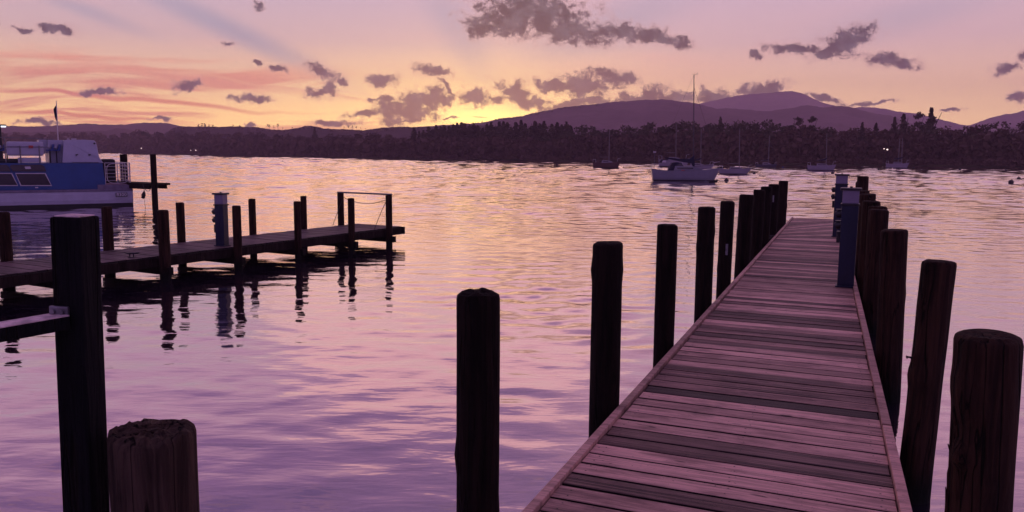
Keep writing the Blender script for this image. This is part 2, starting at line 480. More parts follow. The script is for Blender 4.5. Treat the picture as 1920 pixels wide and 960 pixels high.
def tag(o, label=None, cat=None, group=None, kind=None):
    if label: o['label'] = label
    if cat: o['category'] = cat
    if group: o['group'] = group
    if kind: o['kind'] = kind
    return o


def empty(name, loc, rz=0.0, label=None, cat=None, group=None):
    o = bpy.data.objects.new(name, None); COL.objects.link(o)
    o.location = loc; o.rotation_euler = (0, 0, rz); o.empty_display_size = .2
    return tag(o, label, cat, group)


def fast_mesh(name, v, f, mats, smooth=False):
    """numpy quads or tris"""
    me = bpy.data.meshes.new(name)
    v = np.asarray(v, dtype=np.float32); f = np.asarray(f, dtype=np.int32)
    k = f.shape[1]
    me.vertices.add(len(v)); me.vertices.foreach_set('co', v.ravel())
    me.loops.add(f.size); me.loops.foreach_set('vertex_index', f.ravel())
    me.polygons.add(len(f)); me.polygons.foreach_set('loop_start', np.arange(0, f.size, k, dtype=np.int32))
    me.polygons.foreach_set('use_smooth', np.full(len(f), smooth))
    for m_ in (mats if isinstance(mats, (list, tuple)) else [mats]): me.materials.append(m_)
    me.update(calc_edges=True); me.validate()
    return me


def hz(x): return 289 + .00855 * (x - 960)


# ------------------------------------------------------------------ haze
def make_haze():
    m = bpy.data.materials.new('evening_haze'); m.use_nodes = True
    nt = m.node_tree; nt.nodes.clear(); n = NT(nt)
    pv = n.n('ShaderNodeVolumePrincipled')
    pv.inputs['Color'].default_value = (.95, .72, .82, 1)
    pv.inputs['Density'].default_value = .00032
    pv.inputs['Anisotropy'].default_value = .3
    out = n.n('ShaderNodeOutputMaterial'); n.link(pv.outputs[0], out.inputs['Volume'])
    b = MB().box((0, 1350, 133), (7600, 3200, 272))
    o = b.build('haze', m); tag(o, kind='stuff')


make_haze()

# ------------------------------------------------------------------ shoreline + terrain
SHORE = [(-900, 287.5), (0, 287), (186, 287.9), (430, 292.5), (640, 296.5), (840, 300), (1010, 303), (1180, 305), (1300, 306.3), (1480, 311), (1690, 312), (1920, 315.8), (2600, 322)]
sx = np.array([p[0] for p in SHORE], float)


def shore_D(x):
    y = np.interp(x, sx, [p[1] for p in SHORE])
    return min(700.0, F * H / max(4.6, y - hz(x)))


def px_dir(x):
    d = ray(x, hz(x)); return d.x / d.y


def terrain(name, prof, D, mat, front=.55, back=1.25, z0=-1.0, rows=26, amp=2.0, x0=-1300, x1=3200, step=6, pw=1.3, Dx=None):
    xs = np.arange(x0, x1 + step, step)
    px = [p[0] for p in prof]; py = [p[1] for p in prof]
    vs = []
    nr = rows + 8
    jit = rng.normal(0, 1, (nr, len(xs)))
    for _ in range(2):
        jit = (jit + np.roll(jit, 1, 1) + np.roll(jit, -1, 1) + np.roll(jit, 1, 0)) / 3
    for j in range(nr):
        t = j / (rows - 1) if j < rows else 1.0
        for i, x in enumerate(xs):
            Dd = Dx(x) if Dx else D
            y = np.interp(x, px, py) + .5 * math.sin(x * .19 + D) * math.sin(x * .071) + .35 * math.sin(x * .63 + D)
            zr = H + (hz(x) - y) * Dd / F
            if j < rows:
                s_ = front + (1 - front) * t
                z = z0 + (zr - z0) * (t ** pw)
                if 0 < j < rows - 1: z += amp * jit[j, i] * math.sin(math.pi * t)
            else:
                q = (j - rows + 1) / 8
                s_ = 1 + (back - 1) * q; z = zr * (1 - q * q) + z0 * q * q
            Y = Dd * s_
            vs.append((px_dir(x) * Y, Y, z))
    n_ = len(xs)
    i, j = np.meshgrid(np.arange(n_ - 1), np.arange(nr - 1))
    a = (j * n_ + i).ravel()
    f = np.stack([a, a + 1, a + n_ + 1, a + n_], 1)
    o = bpy.data.objects.new(name, fast_mesh(name, vs, f, mat, True)); COL.objects.link(o)
    tag(o, kind='structure'); return o


far = [(-1300, 300), (1180, 300), (1270, 215), (1300, 199), (1316, 195), (1330, 191.5), (1350, 187.5), (1365, 185), (1380, 181.5), (1400, 179.5), (1420, 178.5), (1440, 176.5), (1460, 175), (1475, 174), (1488, 175), (1503, 180), (1512, 184), (1521, 189), (1532, 193), (1545, 197), (1565, 201), (1600, 208), (1700, 240), (1760, 300), (3200, 300)]
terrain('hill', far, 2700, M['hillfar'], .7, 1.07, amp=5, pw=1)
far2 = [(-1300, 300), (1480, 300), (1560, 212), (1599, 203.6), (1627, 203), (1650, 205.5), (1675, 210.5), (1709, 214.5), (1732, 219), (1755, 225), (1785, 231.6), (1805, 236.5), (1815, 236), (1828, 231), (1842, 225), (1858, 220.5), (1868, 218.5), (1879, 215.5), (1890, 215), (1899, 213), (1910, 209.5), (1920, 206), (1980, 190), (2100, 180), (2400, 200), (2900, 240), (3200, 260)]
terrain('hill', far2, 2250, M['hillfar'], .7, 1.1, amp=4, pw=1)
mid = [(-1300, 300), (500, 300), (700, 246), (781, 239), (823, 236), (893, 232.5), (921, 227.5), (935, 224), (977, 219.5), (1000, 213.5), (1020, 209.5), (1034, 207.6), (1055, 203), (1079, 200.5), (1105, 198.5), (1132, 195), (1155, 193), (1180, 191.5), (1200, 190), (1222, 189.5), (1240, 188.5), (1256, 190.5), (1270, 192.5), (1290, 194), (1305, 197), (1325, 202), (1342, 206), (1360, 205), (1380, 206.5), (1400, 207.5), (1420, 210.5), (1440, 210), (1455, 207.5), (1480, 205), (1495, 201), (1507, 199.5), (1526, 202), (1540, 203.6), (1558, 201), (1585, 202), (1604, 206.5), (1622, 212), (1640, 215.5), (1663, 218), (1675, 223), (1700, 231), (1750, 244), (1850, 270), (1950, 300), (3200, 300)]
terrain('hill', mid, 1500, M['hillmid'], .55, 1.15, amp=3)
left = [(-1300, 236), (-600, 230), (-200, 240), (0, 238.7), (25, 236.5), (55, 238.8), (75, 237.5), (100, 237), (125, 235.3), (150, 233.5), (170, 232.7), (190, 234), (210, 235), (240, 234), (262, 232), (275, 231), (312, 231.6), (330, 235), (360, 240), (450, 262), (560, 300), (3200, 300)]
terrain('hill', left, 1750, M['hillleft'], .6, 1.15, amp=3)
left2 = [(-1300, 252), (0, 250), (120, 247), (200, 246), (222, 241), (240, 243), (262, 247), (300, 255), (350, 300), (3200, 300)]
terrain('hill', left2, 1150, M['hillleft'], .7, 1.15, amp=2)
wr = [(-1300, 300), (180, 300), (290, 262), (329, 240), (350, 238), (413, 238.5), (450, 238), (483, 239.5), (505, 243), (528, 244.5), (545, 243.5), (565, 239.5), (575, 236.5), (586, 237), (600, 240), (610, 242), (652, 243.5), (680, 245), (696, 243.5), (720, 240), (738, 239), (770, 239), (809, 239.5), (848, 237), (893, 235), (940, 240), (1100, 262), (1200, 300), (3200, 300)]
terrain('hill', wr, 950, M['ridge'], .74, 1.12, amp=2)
# shore strip
xs_ = np.arange(-1300, 3000, 20)
vs = []; prof = [(0, -1.2), (.0, .25), (1.5, .6), (8, .9), (25, 1.6), (80, 3.0), (200, 2.5), (400, -1)]
for dd, z in prof:
    for x in xs_:
        Y = shore_D(x) + dd + (.8 * math.sin(x * .13) + .5 * math.sin(x * .41) if dd < 100 else 0)
        vs.append((px_dir(x) * Y, Y, z + (.12 * math.sin(x * .7 + dd) if dd < 20 else .8 * math.sin(x * .05))))
n_ = len(xs_); i, j = np.meshgrid(np.arange(n_ - 1), np.arange(len(prof) - 1)); a = (j * n_ + i).ravel()
o = bpy.data.objects.new('far_shore', fast_mesh('far_shore', vs, np.stack([a, a + 1, a + n_ + 1, a + n_], 1), M['shore'], True)); COL.objects.link(o)
tag(o, kind='structure')
# lake bed
o = MB().box((0, 1800, -2.6), (7000, 5200, .2)).build('lake_bed', M['shore']); tag(o, kind='structure')
o.hide_render = False


# ------------------------------------------------------------------ water sheet
def make_water():
    az = np.concatenate([np.linspace(-math.pi, -1.0, 60)[:-1], np.linspace(-1.0, -.62, 60)[:-1], np.linspace(-.62, .62, 420)[:-1], np.linspace(.62, 1.0, 60)[:-1], np.linspace(1.0, math.pi, 60)])
    rr = [.2]
    while rr[-1] < 800:
        r_ = rr[-1]; rr.append(r_ + max(.045, r_ * .0065) if r_ > 1.5 else r_ + .1)
    rr += [1000, 1500, 2500, 4000]
    rr = np.array(rr)
    A, Rr = np.meshgrid(az, rr)
    X = Rr * np.sin(A); Y = Rr * np.cos(A)
    step = np.maximum(.06, Rr * .0065)
    Z = np.zeros_like(X)
    wind = math.radians(8)
    # slope envelope: calm by the piers, ruffled farther out
    patch = (np.sin(X * .21 + Y * .07 + 1.1) * np.sin(Y * .16 - X * .05) + np.sin(X * .08 - 2 + Y * .31)) * .5
    s_all = .018 + .030 * np.clip((Rr - 9) / 22, 0, 1) + .044 * np.clip((Rr - 28) / 60, 0, 1)
    ruff = .040 * np.exp(-(((X - .5) / 1.8) ** 2 + ((Y - 14) / 3.5) ** 2)) + .022 * np.exp(-(((X - 2) / 8) ** 2 + ((Y - 42) / 14) ** 2))
    s_all = s_all * (1 + .3 * patch) * (1 - .5 * np.exp(-(((X + 5) / 5) ** 2 + ((Y - 15.5) / 6) ** 2))) + ruff
    bands = [.33, .45, .62, .85, 1.2, 1.7, 2.5, 3.8, 6, 9, 14, 22]
    wsum = np.zeros_like(X); comps = []
    for lam in bands:
        lo = np.clip((lam / step - 2.2) / 1.2, 0, 1)          # resolved by the mesh
        hi = np.exp(-(np.log(lam / np.maximum(.58, step * 3.6)) ** 2) / (2 * .42 ** 2))
        w = lo * hi; comps.append((lam, w)); wsum += w * w
    wsum = np.sqrt(np.maximum(wsum, 1e-6))
    for lam, w in comps:
        K = 12
        for k in range(K):
            th = wind + rng.normal(0, .35 if k < 5 else .95)
            l2 = lam * rng.uniform(.82, 1.22); kk = 2 * math.pi / l2
            ph = rng.uniform(0, 6.28)
            ampl = s_all * (w / wsum) * math.sqrt(2 / K) / kk
            wob = 1.0 * np.sin(X / l2 * .85 + Y / l2 * .4 + ph) + .8 * np.sin(Y / l2 * .37 - X / l2 * .3 + ph * 2)
            Z += ampl * np.sin(kk * (X * math.sin(th) + Y * math.cos(th)) + ph + wob)
    Z[Rr > 780] = 0
    v = np.stack([X, Y, Z], -1).reshape(-1, 3)
    n_ = len(az); i, j = np.meshgrid(np.arange(n_ - 1), np.arange(len(rr) - 1)); a = (j * n_ + i).ravel()
    f = np.stack([a, a + 1, a + n_ + 1, a + n_], 1)
    o = bpy.data.objects.new('lake_water', fast_mesh('lake_water', v, f, M['water'], True)); COL.objects.link(o)
    tag(o, kind='structure')
    c = MB(); c.add([(.2 * math.sin(2 * math.pi * k / 24), .2 * math.cos(2 * math.pi * k / 24), 0) for k in range(24)], [tuple(range(24))])


make_water()


# ------------------------------------------------------------------ trees
def leaf_quads(P, size, rs):
    n_ = len(P)
    a = rs.normal(size=(n_, 3)); a /= np.linalg.norm(a, axis=1)[:, None]
    b = np.cross(a, rs.normal(size=(n_, 3))); b /= np.linalg.norm(b, axis=1)[:, None]
    sz = (size * rs.uniform(.6, 1.4, n_))[:, None]
    a = a * sz; b = b * sz * .7
    v = np.stack([P - a - b, P + a - b, P + a + b, P - a + b], 1).reshape(-1, 3)
    f = np.arange(4 * n_).reshape(-1, 4)
    return v, f


def limb_tree_trunk(h, r, seed, limbs=5, top=.8):
    rd = random.Random(seed); mb = MB()
    mb.tube([(0, 0, -.5), (0, 0, h * .25), (rd.uniform(-.1, .1), rd.uniform(-.1, .1), h * .55), (rd.uniform(-.2, .2), 0, h * top)], [r * 1.2, r, r * .6, r * .2], 7)
    for k in range(limbs):
        a = rd.uniform(0, 6.28); z = h * rd.uniform(.25, .6); L = h * rd.uniform(.18, .32)
        mb.tube([(0, 0, z), (math.cos(a) * L * .5, math.sin(a) * L * .5, z + L * .45), (math.cos(a) * L, math.sin(a) * L, z + L * .8)], [r * .4, r * .25, r * .08], 5)
    return mb.mesh('trunk', M['bark'])


def crown_conifer(seed, wide=.2):
    rs = np.random.default_rng(seed); P = []
    lv = 26
    for k in range(lv):
        t = k / (lv - 1); z = .12 + .88 * t; rad = wide * (1 - t) ** .85 * rs.uniform(.85, 1.12) + .008
        nb = int(5 + 9 * (1 - t))
        for q in range(nb):
            a = rs.uniform(0, 6.28); L = rad * rs.uniform(.7, 1.2)
            for s_ in np.linspace(.1, 1, 5):
                P.append((math.cos(a) * L * s_, math.sin(a) * L * s_, z - .06 * s_ * (1 - t) + rs.normal(0, .016)))
    return leaf_quads(np.array(P), .02, rs)


def crown_broad(seed, flat=1.0, base=.25, n_l=13, wide=.34):
    rs = np.random.default_rng(seed); P = []
    for k in range(n_l):
        a = rs.uniform(0, 6.28); q = rs.uniform(0, 1) ** .6 * wide * .75
        z = rs.uniform(base + .12, .9); q *= math.sqrt(max(.12, 1 - ((z - .6) / .5) ** 2))
        c = np.array([math.cos(a) * q, math.sin(a) * q, z]); s_ = rs.uniform(.09, .16)
        d = rs.normal(size=(70, 3)); d /= np.linalg.norm(d, axis=1)[:, None]
        P.append(c + d * s_ * rs.uniform(.55, 1.05, (70, 1)) * np.array([1.15, 1.15, .8 * flat]))
    return leaf_quads(np.concatenate(P), .02, rs)


def crown_twig(seed):
    rd = random.Random(seed); mb = MB()
    def rec(p, d, L, r, k):
        e = p + d * L
        mb.tube([p, e], [r, r * .6], 4 if k else 5, caps=False)
        if k == 0: return
        for _ in range(3):
            nd = (d + Vector((rd.uniform(-.7, .7), rd.uniform(-.7, .7), rd.uniform(-.2, .5)))).normalized()
            rec(e, nd, L * .68, r * .55, k - 1)
    for _ in range(3):
        rec(Vector((0, 0, .3)), Vector((rd.uniform(-.5, .5), rd.uniform(-.5, .5), 1)).normalized(), .21, .012, 4)
    return mb.mesh('crown', M['twig'])


def crown_pine(seed):
    rs = np.random.default_rng(seed); P = []
    for k in range(9):
        z = rs.uniform(.55, .97); a = rs.uniform(0, 6.28); q = rs.uniform(.03, .2) * (1.25 - z)
        c = np.array([math.cos(a) * q * 1.6, math.sin(a) * q * 1.6, z])
        d = rs.normal(size=(60, 3)); d /= np.linalg.norm(d, axis=1)[:, None]
        P.append(c + d * rs.uniform(.3, 1, (60, 1)) * np.array([.11, .11, .04]))
    return leaf_quads(np.concatenate(P), .016, rs)


TRUNK = [limb_tree_trunk(1, .02, s) for s in (1, 2, 3)]
CTRUNK = limb_tree_trunk(1, .014, 9, 0, .95)
CROWN = {
    'conifer': [fast_mesh('crown', *crown_conifer(s, w), M['conifer']) for s, w in ((1, .2), (2, .17), (3, .24), (4, .2))],
    'broad': [fast_mesh('crown', *crown_broad(s), M['broad']) for s in (5, 6, 7, 8)],
    'oak': [fast_mesh('crown', *crown_broad(s, .9, .2, 15, .42), M['oak']) for s in (15, 16, 17)],
    'pine': [fast_mesh('crown', *crown_pine(s), M['conifer']) for s in (25, 26)],
    'twig': [crown_twig(s) for s in (31, 32)],
}
TNAME = {'conifer': 'conifer_tree', 'broad': 'broadleaf_tree', 'oak': 'evergreen_tree', 'pine': 'pine_tree', 'twig': 'bare_tree'}
tcount = [0]


def tree(kind, x, ytop, D, label, group=None, wide=1.0, zb=1.2):
    k = tcount[0]; tcount[0] += 1
    P = W(x, ytop, D); h = P.z - zb
    e = empty(TNAME[kind], (P.x, D, zb), random.uniform(0, 6.28), label, 'tree', group)
    e.scale = (h * wide, h * wide, h)
    t = bpy.data.objects.new('trunk', CTRUNK if kind in ('conifer', 'pine') else TRUNK[k % 3]); COL.objects.link(t); t.parent = e
    c = CROWN[kind][k % len(CROWN[kind])]
    o = bpy.data.objects.new('crown', c); COL.objects.link(o); o.parent = e
    return e


# tops of the shoreline woods, as measured
TOP = [(-900, 248), (0, 251), (60, 252), (120, 250), (180, 249), (250, 252), (268, 243), (285, 248), (300, 247), (330, 247), (400, 250), (450, 250), (520, 254), (604, 256), (680, 252), (740, 252), (776, 250), (800, 247), (865, 243), (900, 244), (950, 246), (1000, 248), (1020, 258), (1050, 246), (1104, 236), (1140, 242), (1180, 233), (1200, 238), (1225, 228), (1250, 234), (1280, 224), (1320, 228), (1350, 226), (1400, 223), (1430, 228), (1455, 228), (1480, 232), (1498, 222), (1510, 230), (1524, 222), (1540, 236), (1576, 240), (1600, 240), (1617, 236), (1640, 238), (1677, 232), (1695, 226), (1710, 232), (1725, 222), (1747, 222), (1766, 236), (1801, 239), (1820, 236), (1837, 230), (1856, 227), (1870, 230), (1881, 237), (1904, 232), (1920, 220), (2000, 215), (2600, 210)]
topx = [p[0] for p in TOP]; topy = [p[1] for p in TOP]


def top_at(x): return float(np.interp(x, topx, topy))


# far woodland mass (nobody could count it)
def woodland(name, xr, dens, depth, mat, size, seed, lo=-4, zscale=.74, Dfun=shore_D, top=top_at, base=1.0):
    rs = np.random.default_rng(seed); P = []
    for _ in range(dens):
        x = rs.uniform(*xr); q = rs.uniform() ** 1.2
        D = Dfun(x) + depth[0] + (depth[1] - depth[0]) * q
        zt = (W(x, top(x), D).z - base) * zscale * rs.uniform(.72, 1.0)
        c = np.array([px_dir(x) * D, D, 0])
        rw = zt * rs.uniform(.16, .3)
        n_ = 34
        d = rs.normal(size=(n_, 3)); d /= np.linalg.norm(d, axis=1)[:, None]
        hh = rs.uniform(0, 1, n_) ** .8
        P.append(c + np.stack([d[:, 0] * rw * (1.05 - hh * .75), d[:, 1] * rw, base + hh * zt], 1))
    P = np.concatenate(P)
    v, f = leaf_quads(P, size, rs)
    o = bpy.data.objects.new(name, fast_mesh(name, v, f, mat)); COL.objects.link(o)
    tag(o, kind='stuff'); return o


woodland('woodland', (-500, 760), 1300, (6, 90), M['broad'], 1.3, 1)
woodland('woodland', (700, 1100), 800, (6, 60), M['broad'], .8, 2)
woodland('woodland', (1000, 2300), 2600, (5, 45), M['broad'], .55, 3)
# fuzz of trees on the nearer ridge skyline and on the fell
woodland('ridge_wood', (320, 960), 700, (-26, 4), M['broad'], .9, 4, Dfun=lambda x: 948, zscale=1.0,
         top=lambda x: float(np.interp(x, [p[0] for p in wr], [p[1] for p in wr])) - .6, base=16)
woodland('ridge_wood', (925, 1140), 330, (-30, 2), M['conifer'], 1.3, 5, Dfun=lambda x: 1497, zscale=1.0,
         top=lambda x: float(np.interp(x, [p[0] for p in mid], [p[1] for p in mid])) - 1.2, base=60)
woodland('ridge_wood', (0, 320), 260, (-20, 2), M['broad'], 1.5, 6, Dfun=lambda x: 1747, zscale=1.0,
         top=lambda x: float(np.interp(x, [p[0] for p in left], [p[1] for p in left])) - .5, base=45)
# bankside scrub
woodland('bankside_scrub', (-300, 2200), 900, (1.0, 5), M['broad'], .35, 7, top=lambda x: hz(x) + 3, zscale=1.0, base=.2)

rd = random.Random(5)
# individual trees
g = 'pointed conifers in the row above the far shore'
for i, (x, y) in enumerate([(776, 245), (786, 252), (794, 250), (803, 243), (811, 248), (818, 241), (826, 243), (833, 240), (842, 243), (850, 239), (857, 237), (865, 235), (872, 238), (880, 240), (888, 237), (896, 241), (905, 246), (913, 238), (921, 236), (929, 243), (936, 235), (944, 234), (951, 236), (958, 244), (967, 235), (977, 232), (985, 238), (995, 242), (1003, 233), (1012, 238), (1020, 234), (1035, 238), (1045, 236), (1053, 240), (1062, 235), (1070, 241)]):
    tree('conifer', x, y - 4, shore_D(x) + rd.uniform(14, 34), 'dark pointed conifer in the long row left of the round-topped trees, below the fell', g, 1.75)
g = 'round crowned trees on the left far bank'
for i in range(40):
    x = 6 + i * 18.5 + rd.uniform(-5, 5)
    tree('broad', x, top_at(x) - rd.uniform(0, 5), shore_D(x) + rd.uniform(15, 60), 'hazy brown round-crowned tree in the wood along the left half of the far shore', g, 1.15)
tree('oak', 268, 241, shore_D(268) + 30, 'tall dark rounded tree standing above the wood right of the blue ferry', None, .9)
tree('conifer', 590, 240, shore_D(590) + 60, 'lone conifer on the small knoll in the wooded skyline left of the low sun', None, 1.2)
g = 'round crowned trees on the middle far bank'
for x, y in [(1028, 256), (1040, 252), (1052, 248), (1066, 243), (1080, 238), (1094, 234), (1108, 232), (1122, 238), (1138, 243), (1152, 240), (1166, 235), (1180, 230), (1192, 235), (1206, 238), (1216, 230), (1228, 226), (1240, 230), (1254, 232), (1265, 228), (1278, 220.5), (1288, 223), (1300, 226), (1314, 228), (1328, 228), (1340, 229), (1356, 228), (1372, 226), (1388, 223), (1402, 221), (1416, 226), (1444, 229), (1460, 226), (1472, 231)]:
    tree('oak', x, y, shore_D(x) + rd.uniform(8, 26), 'dark round-crowned tree in the dense wood behind the moored yachts', g, rd.uniform(.85, 1.1))
g = 'round crowned trees on the right far bank'
for x, y in [(1487, 232), (1508, 231), (1535, 238), (1556, 238), (1568, 240), (1590, 240), (1604, 239), (1628, 240), (1655, 239), (1665, 240), (1708, 236), (1770, 236), (1784, 238), (1798, 239), (1812, 237), (1826, 233), (1878, 236), (1930, 222), (1950, 216), (1975, 214), (2010, 216)]:
    tree('broad', x, y, shore_D(x) + rd.uniform(8, 24), 'dark bushy tree in the wood right of the yachts, above the right-hand pier', g, rd.uniform(.95, 1.25))
for k, x, y, lab, w_ in (('pine', 1494, 217, 'left of two tall ragged pines standing above the wood just right of the pier posts', .75),
                         ('pine', 1524, 218.5, 'right of two tall ragged pines standing above the wood over the blue pedestals', .75),
                         ('oak', 1545, 234, 'domed dark tree beside the two ragged pines', .8),
                         ('conifer', 1617, 231, 'narrow conifer alone on the skyline left of the paired conifers', 1.0),
                         ('conifer', 1643, 233, 'short blunt conifer between the narrow one and the tall spired pair', 1.2),
                         ('conifer', 1678, 222.5, 'left and shorter of two spired conifers beneath the grey fell', 1.2),
                         ('conifer', 1695, 217, 'right and taller of two spired conifers beneath the grey fell', 1.3),
                         ('pine', 1724, 210.5, 'flat-topped ragged pine rising into the orange sky', .75),
                         ('conifer', 1747, 206.5, 'tallest spiky conifer rising into the orange sky beside a flat-topped pine', 1.3),
                         ('oak', 1737, 226, 'broad dark tree filling the gap under the flat-topped pine', 1.0),
                         ('oak', 1840, 229, 'left half of the large domed tree clump near the right edge of the far shore', 1.0),
                         ('oak', 1858, 223.5, 'highest domed tree of the clump near the right edge of the far shore', 1.15),
                         ('oak', 1430, 221, 'spiky-topped dark tree behind the small dark-hulled yacht', .7),
                         ('conifer', 1351, 222, 'dark conifer rising left of the fourth mast', 1.1),
                         ('twig', 1893, 226, 'bare winter tree with see-through branches, left of two at the right edge', 1.3),
                         ('twig', 1909, 222, 'bare winter tree with see-through branches, right of two at the right edge', 1.3)):
    tree(k, x, y, shore_D(x) + 9 + (x % 7), lab, None, w_)
g = 'small pines breaking the wooded skyline'
for x, y in [(372, 233), (379, 231.5), (384, 231), (392, 234), (399, 234), (437, 234), (449, 235), (502, 233), (505, 234), (513, 236), (521, 232), (530, 239), (548, 238), (645, 238), (653, 237), (661, 236), (668, 237), (676, 239), (685, 240)]:
    tree('pine', x, y - .5, 944, 'thin see-through pine on the wooded ridge against the yellow sky', g, 1.0, zb=W(x, 245, 944).z)
g = 'small conifers along the fell skyline'
for x in list(range(856, 925, 7)):
    y = float(np.interp(x, [p[0] for p in mid], [p[1] for p in mid]))
    tree('conifer', x + rd.uniform(-2, 2), y - rd.uniform(2, 5), 1480, 'tiny conifer on the foot of the middle fell below the brightest sky', g, 1.3, zb=W(x, y + 3, 1480).z)

# lit windows / lamps far off
for x, y, s_, lab in ((1657.6, 279, .12, 'dimmer left one of two lights in the wood above the two-masted yacht'), (1663.8, 280.4, .18, 'brighter right one of two lights in the wood above the two-masted yacht'),
                      (265, 278, .25, 'single pale light in the wood right of the blue ferry'), (357.7, 281.8, .16, 'left of two faint orange lights on the left far bank'), (367, 281.8, .22, 'right of two faint orange lights on the left far bank')):
    D = shore_D(x) - .4 + 2
    P = W(x, y, D)
    e = empty('lamp_post', (P.x, P.y, .6), 0, lab, 'lamp')
    MB().tube([(0, 0, -.6), (0, 0, P.z - .7)], .05, 6).build('post', M['cap'], e)
    mb = MB(); mb.tube([(0, 0, P.z - .6 - s_), (0, 0, P.z - .6 - s_ * .4), (0, 0, P.z - .6 + s_ * .5), (0, 0, P.z - .6 + s_)], [s_ * .3, s_, s_, s_ * .3], 10)
    mb.build('lamp', M['lamp'], e)


# ------------------------------------------------------------------ timber posts
def post_mesh(r, h0, h1, seed, taper=.97, rough=.012, jag=0.0, seg=28, rings=26, knots=(), square=False, mat='post', bend=0.0, twist=0):
    """round timber post, z from h0 (in the lake) to h1"""
    rs = random.Random(seed); mb = MB()
    ph = [rs.uniform(0, 6.28) for _ in range(10)]
    vs = []; L = h1 - h0
    def rad(a, t, z):
        q = r * (1 + (taper - 1) * t)
        q *= 1 + rough * (math.sin(2 * a + ph[0] + z * .6) + .7 * math.sin(3 * a + ph[1] - z * 1.3) + .5 * math.sin(5 * a + ph[2] + z * 2.2))
        q *= 1 + rough * (.5 * math.sin(z * 3.1 + ph[3]) + .35 * math.sin(9 * a + ph[4] + 1.5 * z) + .3 * math.sin(13 * a - z * 2 + ph[5]) + .3 * math.sin(z * 11 + 3 * a + ph[6]))
        for (ka, kz, kr, kh) in knots:
            da = (a - ka + math.pi) % (2 * math.pi) - math.pi
            q += kh * math.exp(-((da * r) ** 2 + (z - kz) ** 2) / kr ** 2)
        return q
    zs = [h0 + L * k / rings for k in range(rings)]
    bev = min(.012, r * .12)
    for z, sh in [(z, 1) for z in zs] + [(h1 - bev * 2.2, 1), (h1 - bev * .6, 1 - bev * .35 / r), (h1, 1 - bev * 1.4 / r)]:
        t = (z - h0) / L
        for k in range(seg):
            a = 2 * math.pi * k / seg
            q = rad(a, t, z) * sh
            zz = z
            if z > h1 - bev * 3 and jag:
                zz += jag * (math.sin(a * 2 + ph[4]) * .5 + math.sin(a * 5 + ph[5]) * .35 + rs.uniform(-.3, .3))
            elif z > h1 - bev * 3:
                zz += .006 * math.sin(a + ph[6])
            vs.append((q * math.cos(a) + bend * t * t, q * math.sin(a), zz))
    nr = rings + 3
    # inner rings of the end grain
    for s_ in (.75, .45, .2):
        for k in range(seg):
            a = 2 * math.pi * k / seg
            q = rad(a, 1, h1) * s_
            vs.append((q * math.cos(a) + bend, q * math.sin(a), h1 + .004 + (jag * (.5 * math.sin(a * 3 + ph[7] + s_ * 9) + rs.uniform(-.45, .45)) if jag else .002 * rs.uniform(-1, 1))))
    nr += 3
    fs = [(j * seg + k, j * seg + (k + 1) % seg, (j + 1) * seg + (k + 1) % seg, (j + 1) * seg + k) for j in range(nr - 1) for k in range(seg)]
    mb.add(vs, fs, smooth=not jag)
    mb.add(vs[-seg:], [tuple(range(seg))])
    return mb


def add_post(P, r, h1, seed, label, group, lean=(0, 0), **kw):
    mat = kw.pop('mat', 'post'); name = kw.pop('name', 'mooring_post')
    o = post_mesh(r, -1.0, h1, seed, **kw).build(name, M[mat])
    o.location = (P[0] - math.sin(lean[1]) * h1, P[1] + math.sin(lean[0]) * h1, 0); o.rotation_euler = (lean[0], lean[1], random.Random(seed).uniform(0, .2))
    return tag(o, label, 'post', group)


RO = Vector((.085, 4.183)); RD = Vector((.3827, .9239)); RQ = Vector((.9239, -.3827))
LO = Vector((-8.02, 12.389)); LD = Vector((.48656, .87364)); LQ = Vector((.87364, -.48656))


def rp(across, along): return RO + RQ * across + RD * along
def lp(across, along): return LO + LQ * across + LD * along


ORD = ['first', 'second', 'third', 'fourth', 'fifth', 'sixth', 'seventh', 'eighth', 'ninth', 'tenth']
g = 'round timber posts along the left side of the right-hand pier'
Lr = [(-.35, .107, 1.72), (2.0, .117, 1.735), (4.22, .103, 1.70), (6.71, .112, 1.735), (8.70, .108, 1.71), (11.27, .13, 1.70), (13.6, .122, 1.70), (15.17, .125, 1.715), (17.21, .13, 1.70), (20.52, .13, 1.70)]
Ll = ['black round post with cracked top rising from open water in the lower middle',
      'thick dark post second from the camera on the left of the right-hand pier',
      'third dark post from the camera on the pier\'s left side, below the big white yacht',
      'fourth dark post from the camera on the pier\'s left side',
      'fifth post on the pier\'s left side, slim with a small pale metal strip',
      'sixth post on the pier\'s left side, leaning slightly right at its top',
      'seventh post on the pier\'s left side, overlapping the sixth',
      'eighth post on the pier\'s left side, in the overlapping cluster',
      'ninth post on the pier\'s left side, last but one before the pier\'s end',
      'tallest-reaching far post at the left corner of the pier\'s end']
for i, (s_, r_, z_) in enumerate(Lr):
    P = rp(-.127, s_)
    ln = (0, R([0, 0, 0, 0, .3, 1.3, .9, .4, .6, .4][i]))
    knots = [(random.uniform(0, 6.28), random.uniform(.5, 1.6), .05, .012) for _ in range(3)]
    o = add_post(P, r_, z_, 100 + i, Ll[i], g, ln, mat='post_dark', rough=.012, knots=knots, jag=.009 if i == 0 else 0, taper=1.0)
    if i in (4, 8):
        zc = .98 if i == 4 else 1.35
        a = math.atan2(-P[1], -P[0])
        b = MB().box((math.cos(a) * r_ * 1.04, math.sin(a) * r_ * 1.04, zc), (.008, .035, .17), rz=a).build('metal_strip', M['steel'], o)
g = 'round timber posts along the right side of the right-hand pier'
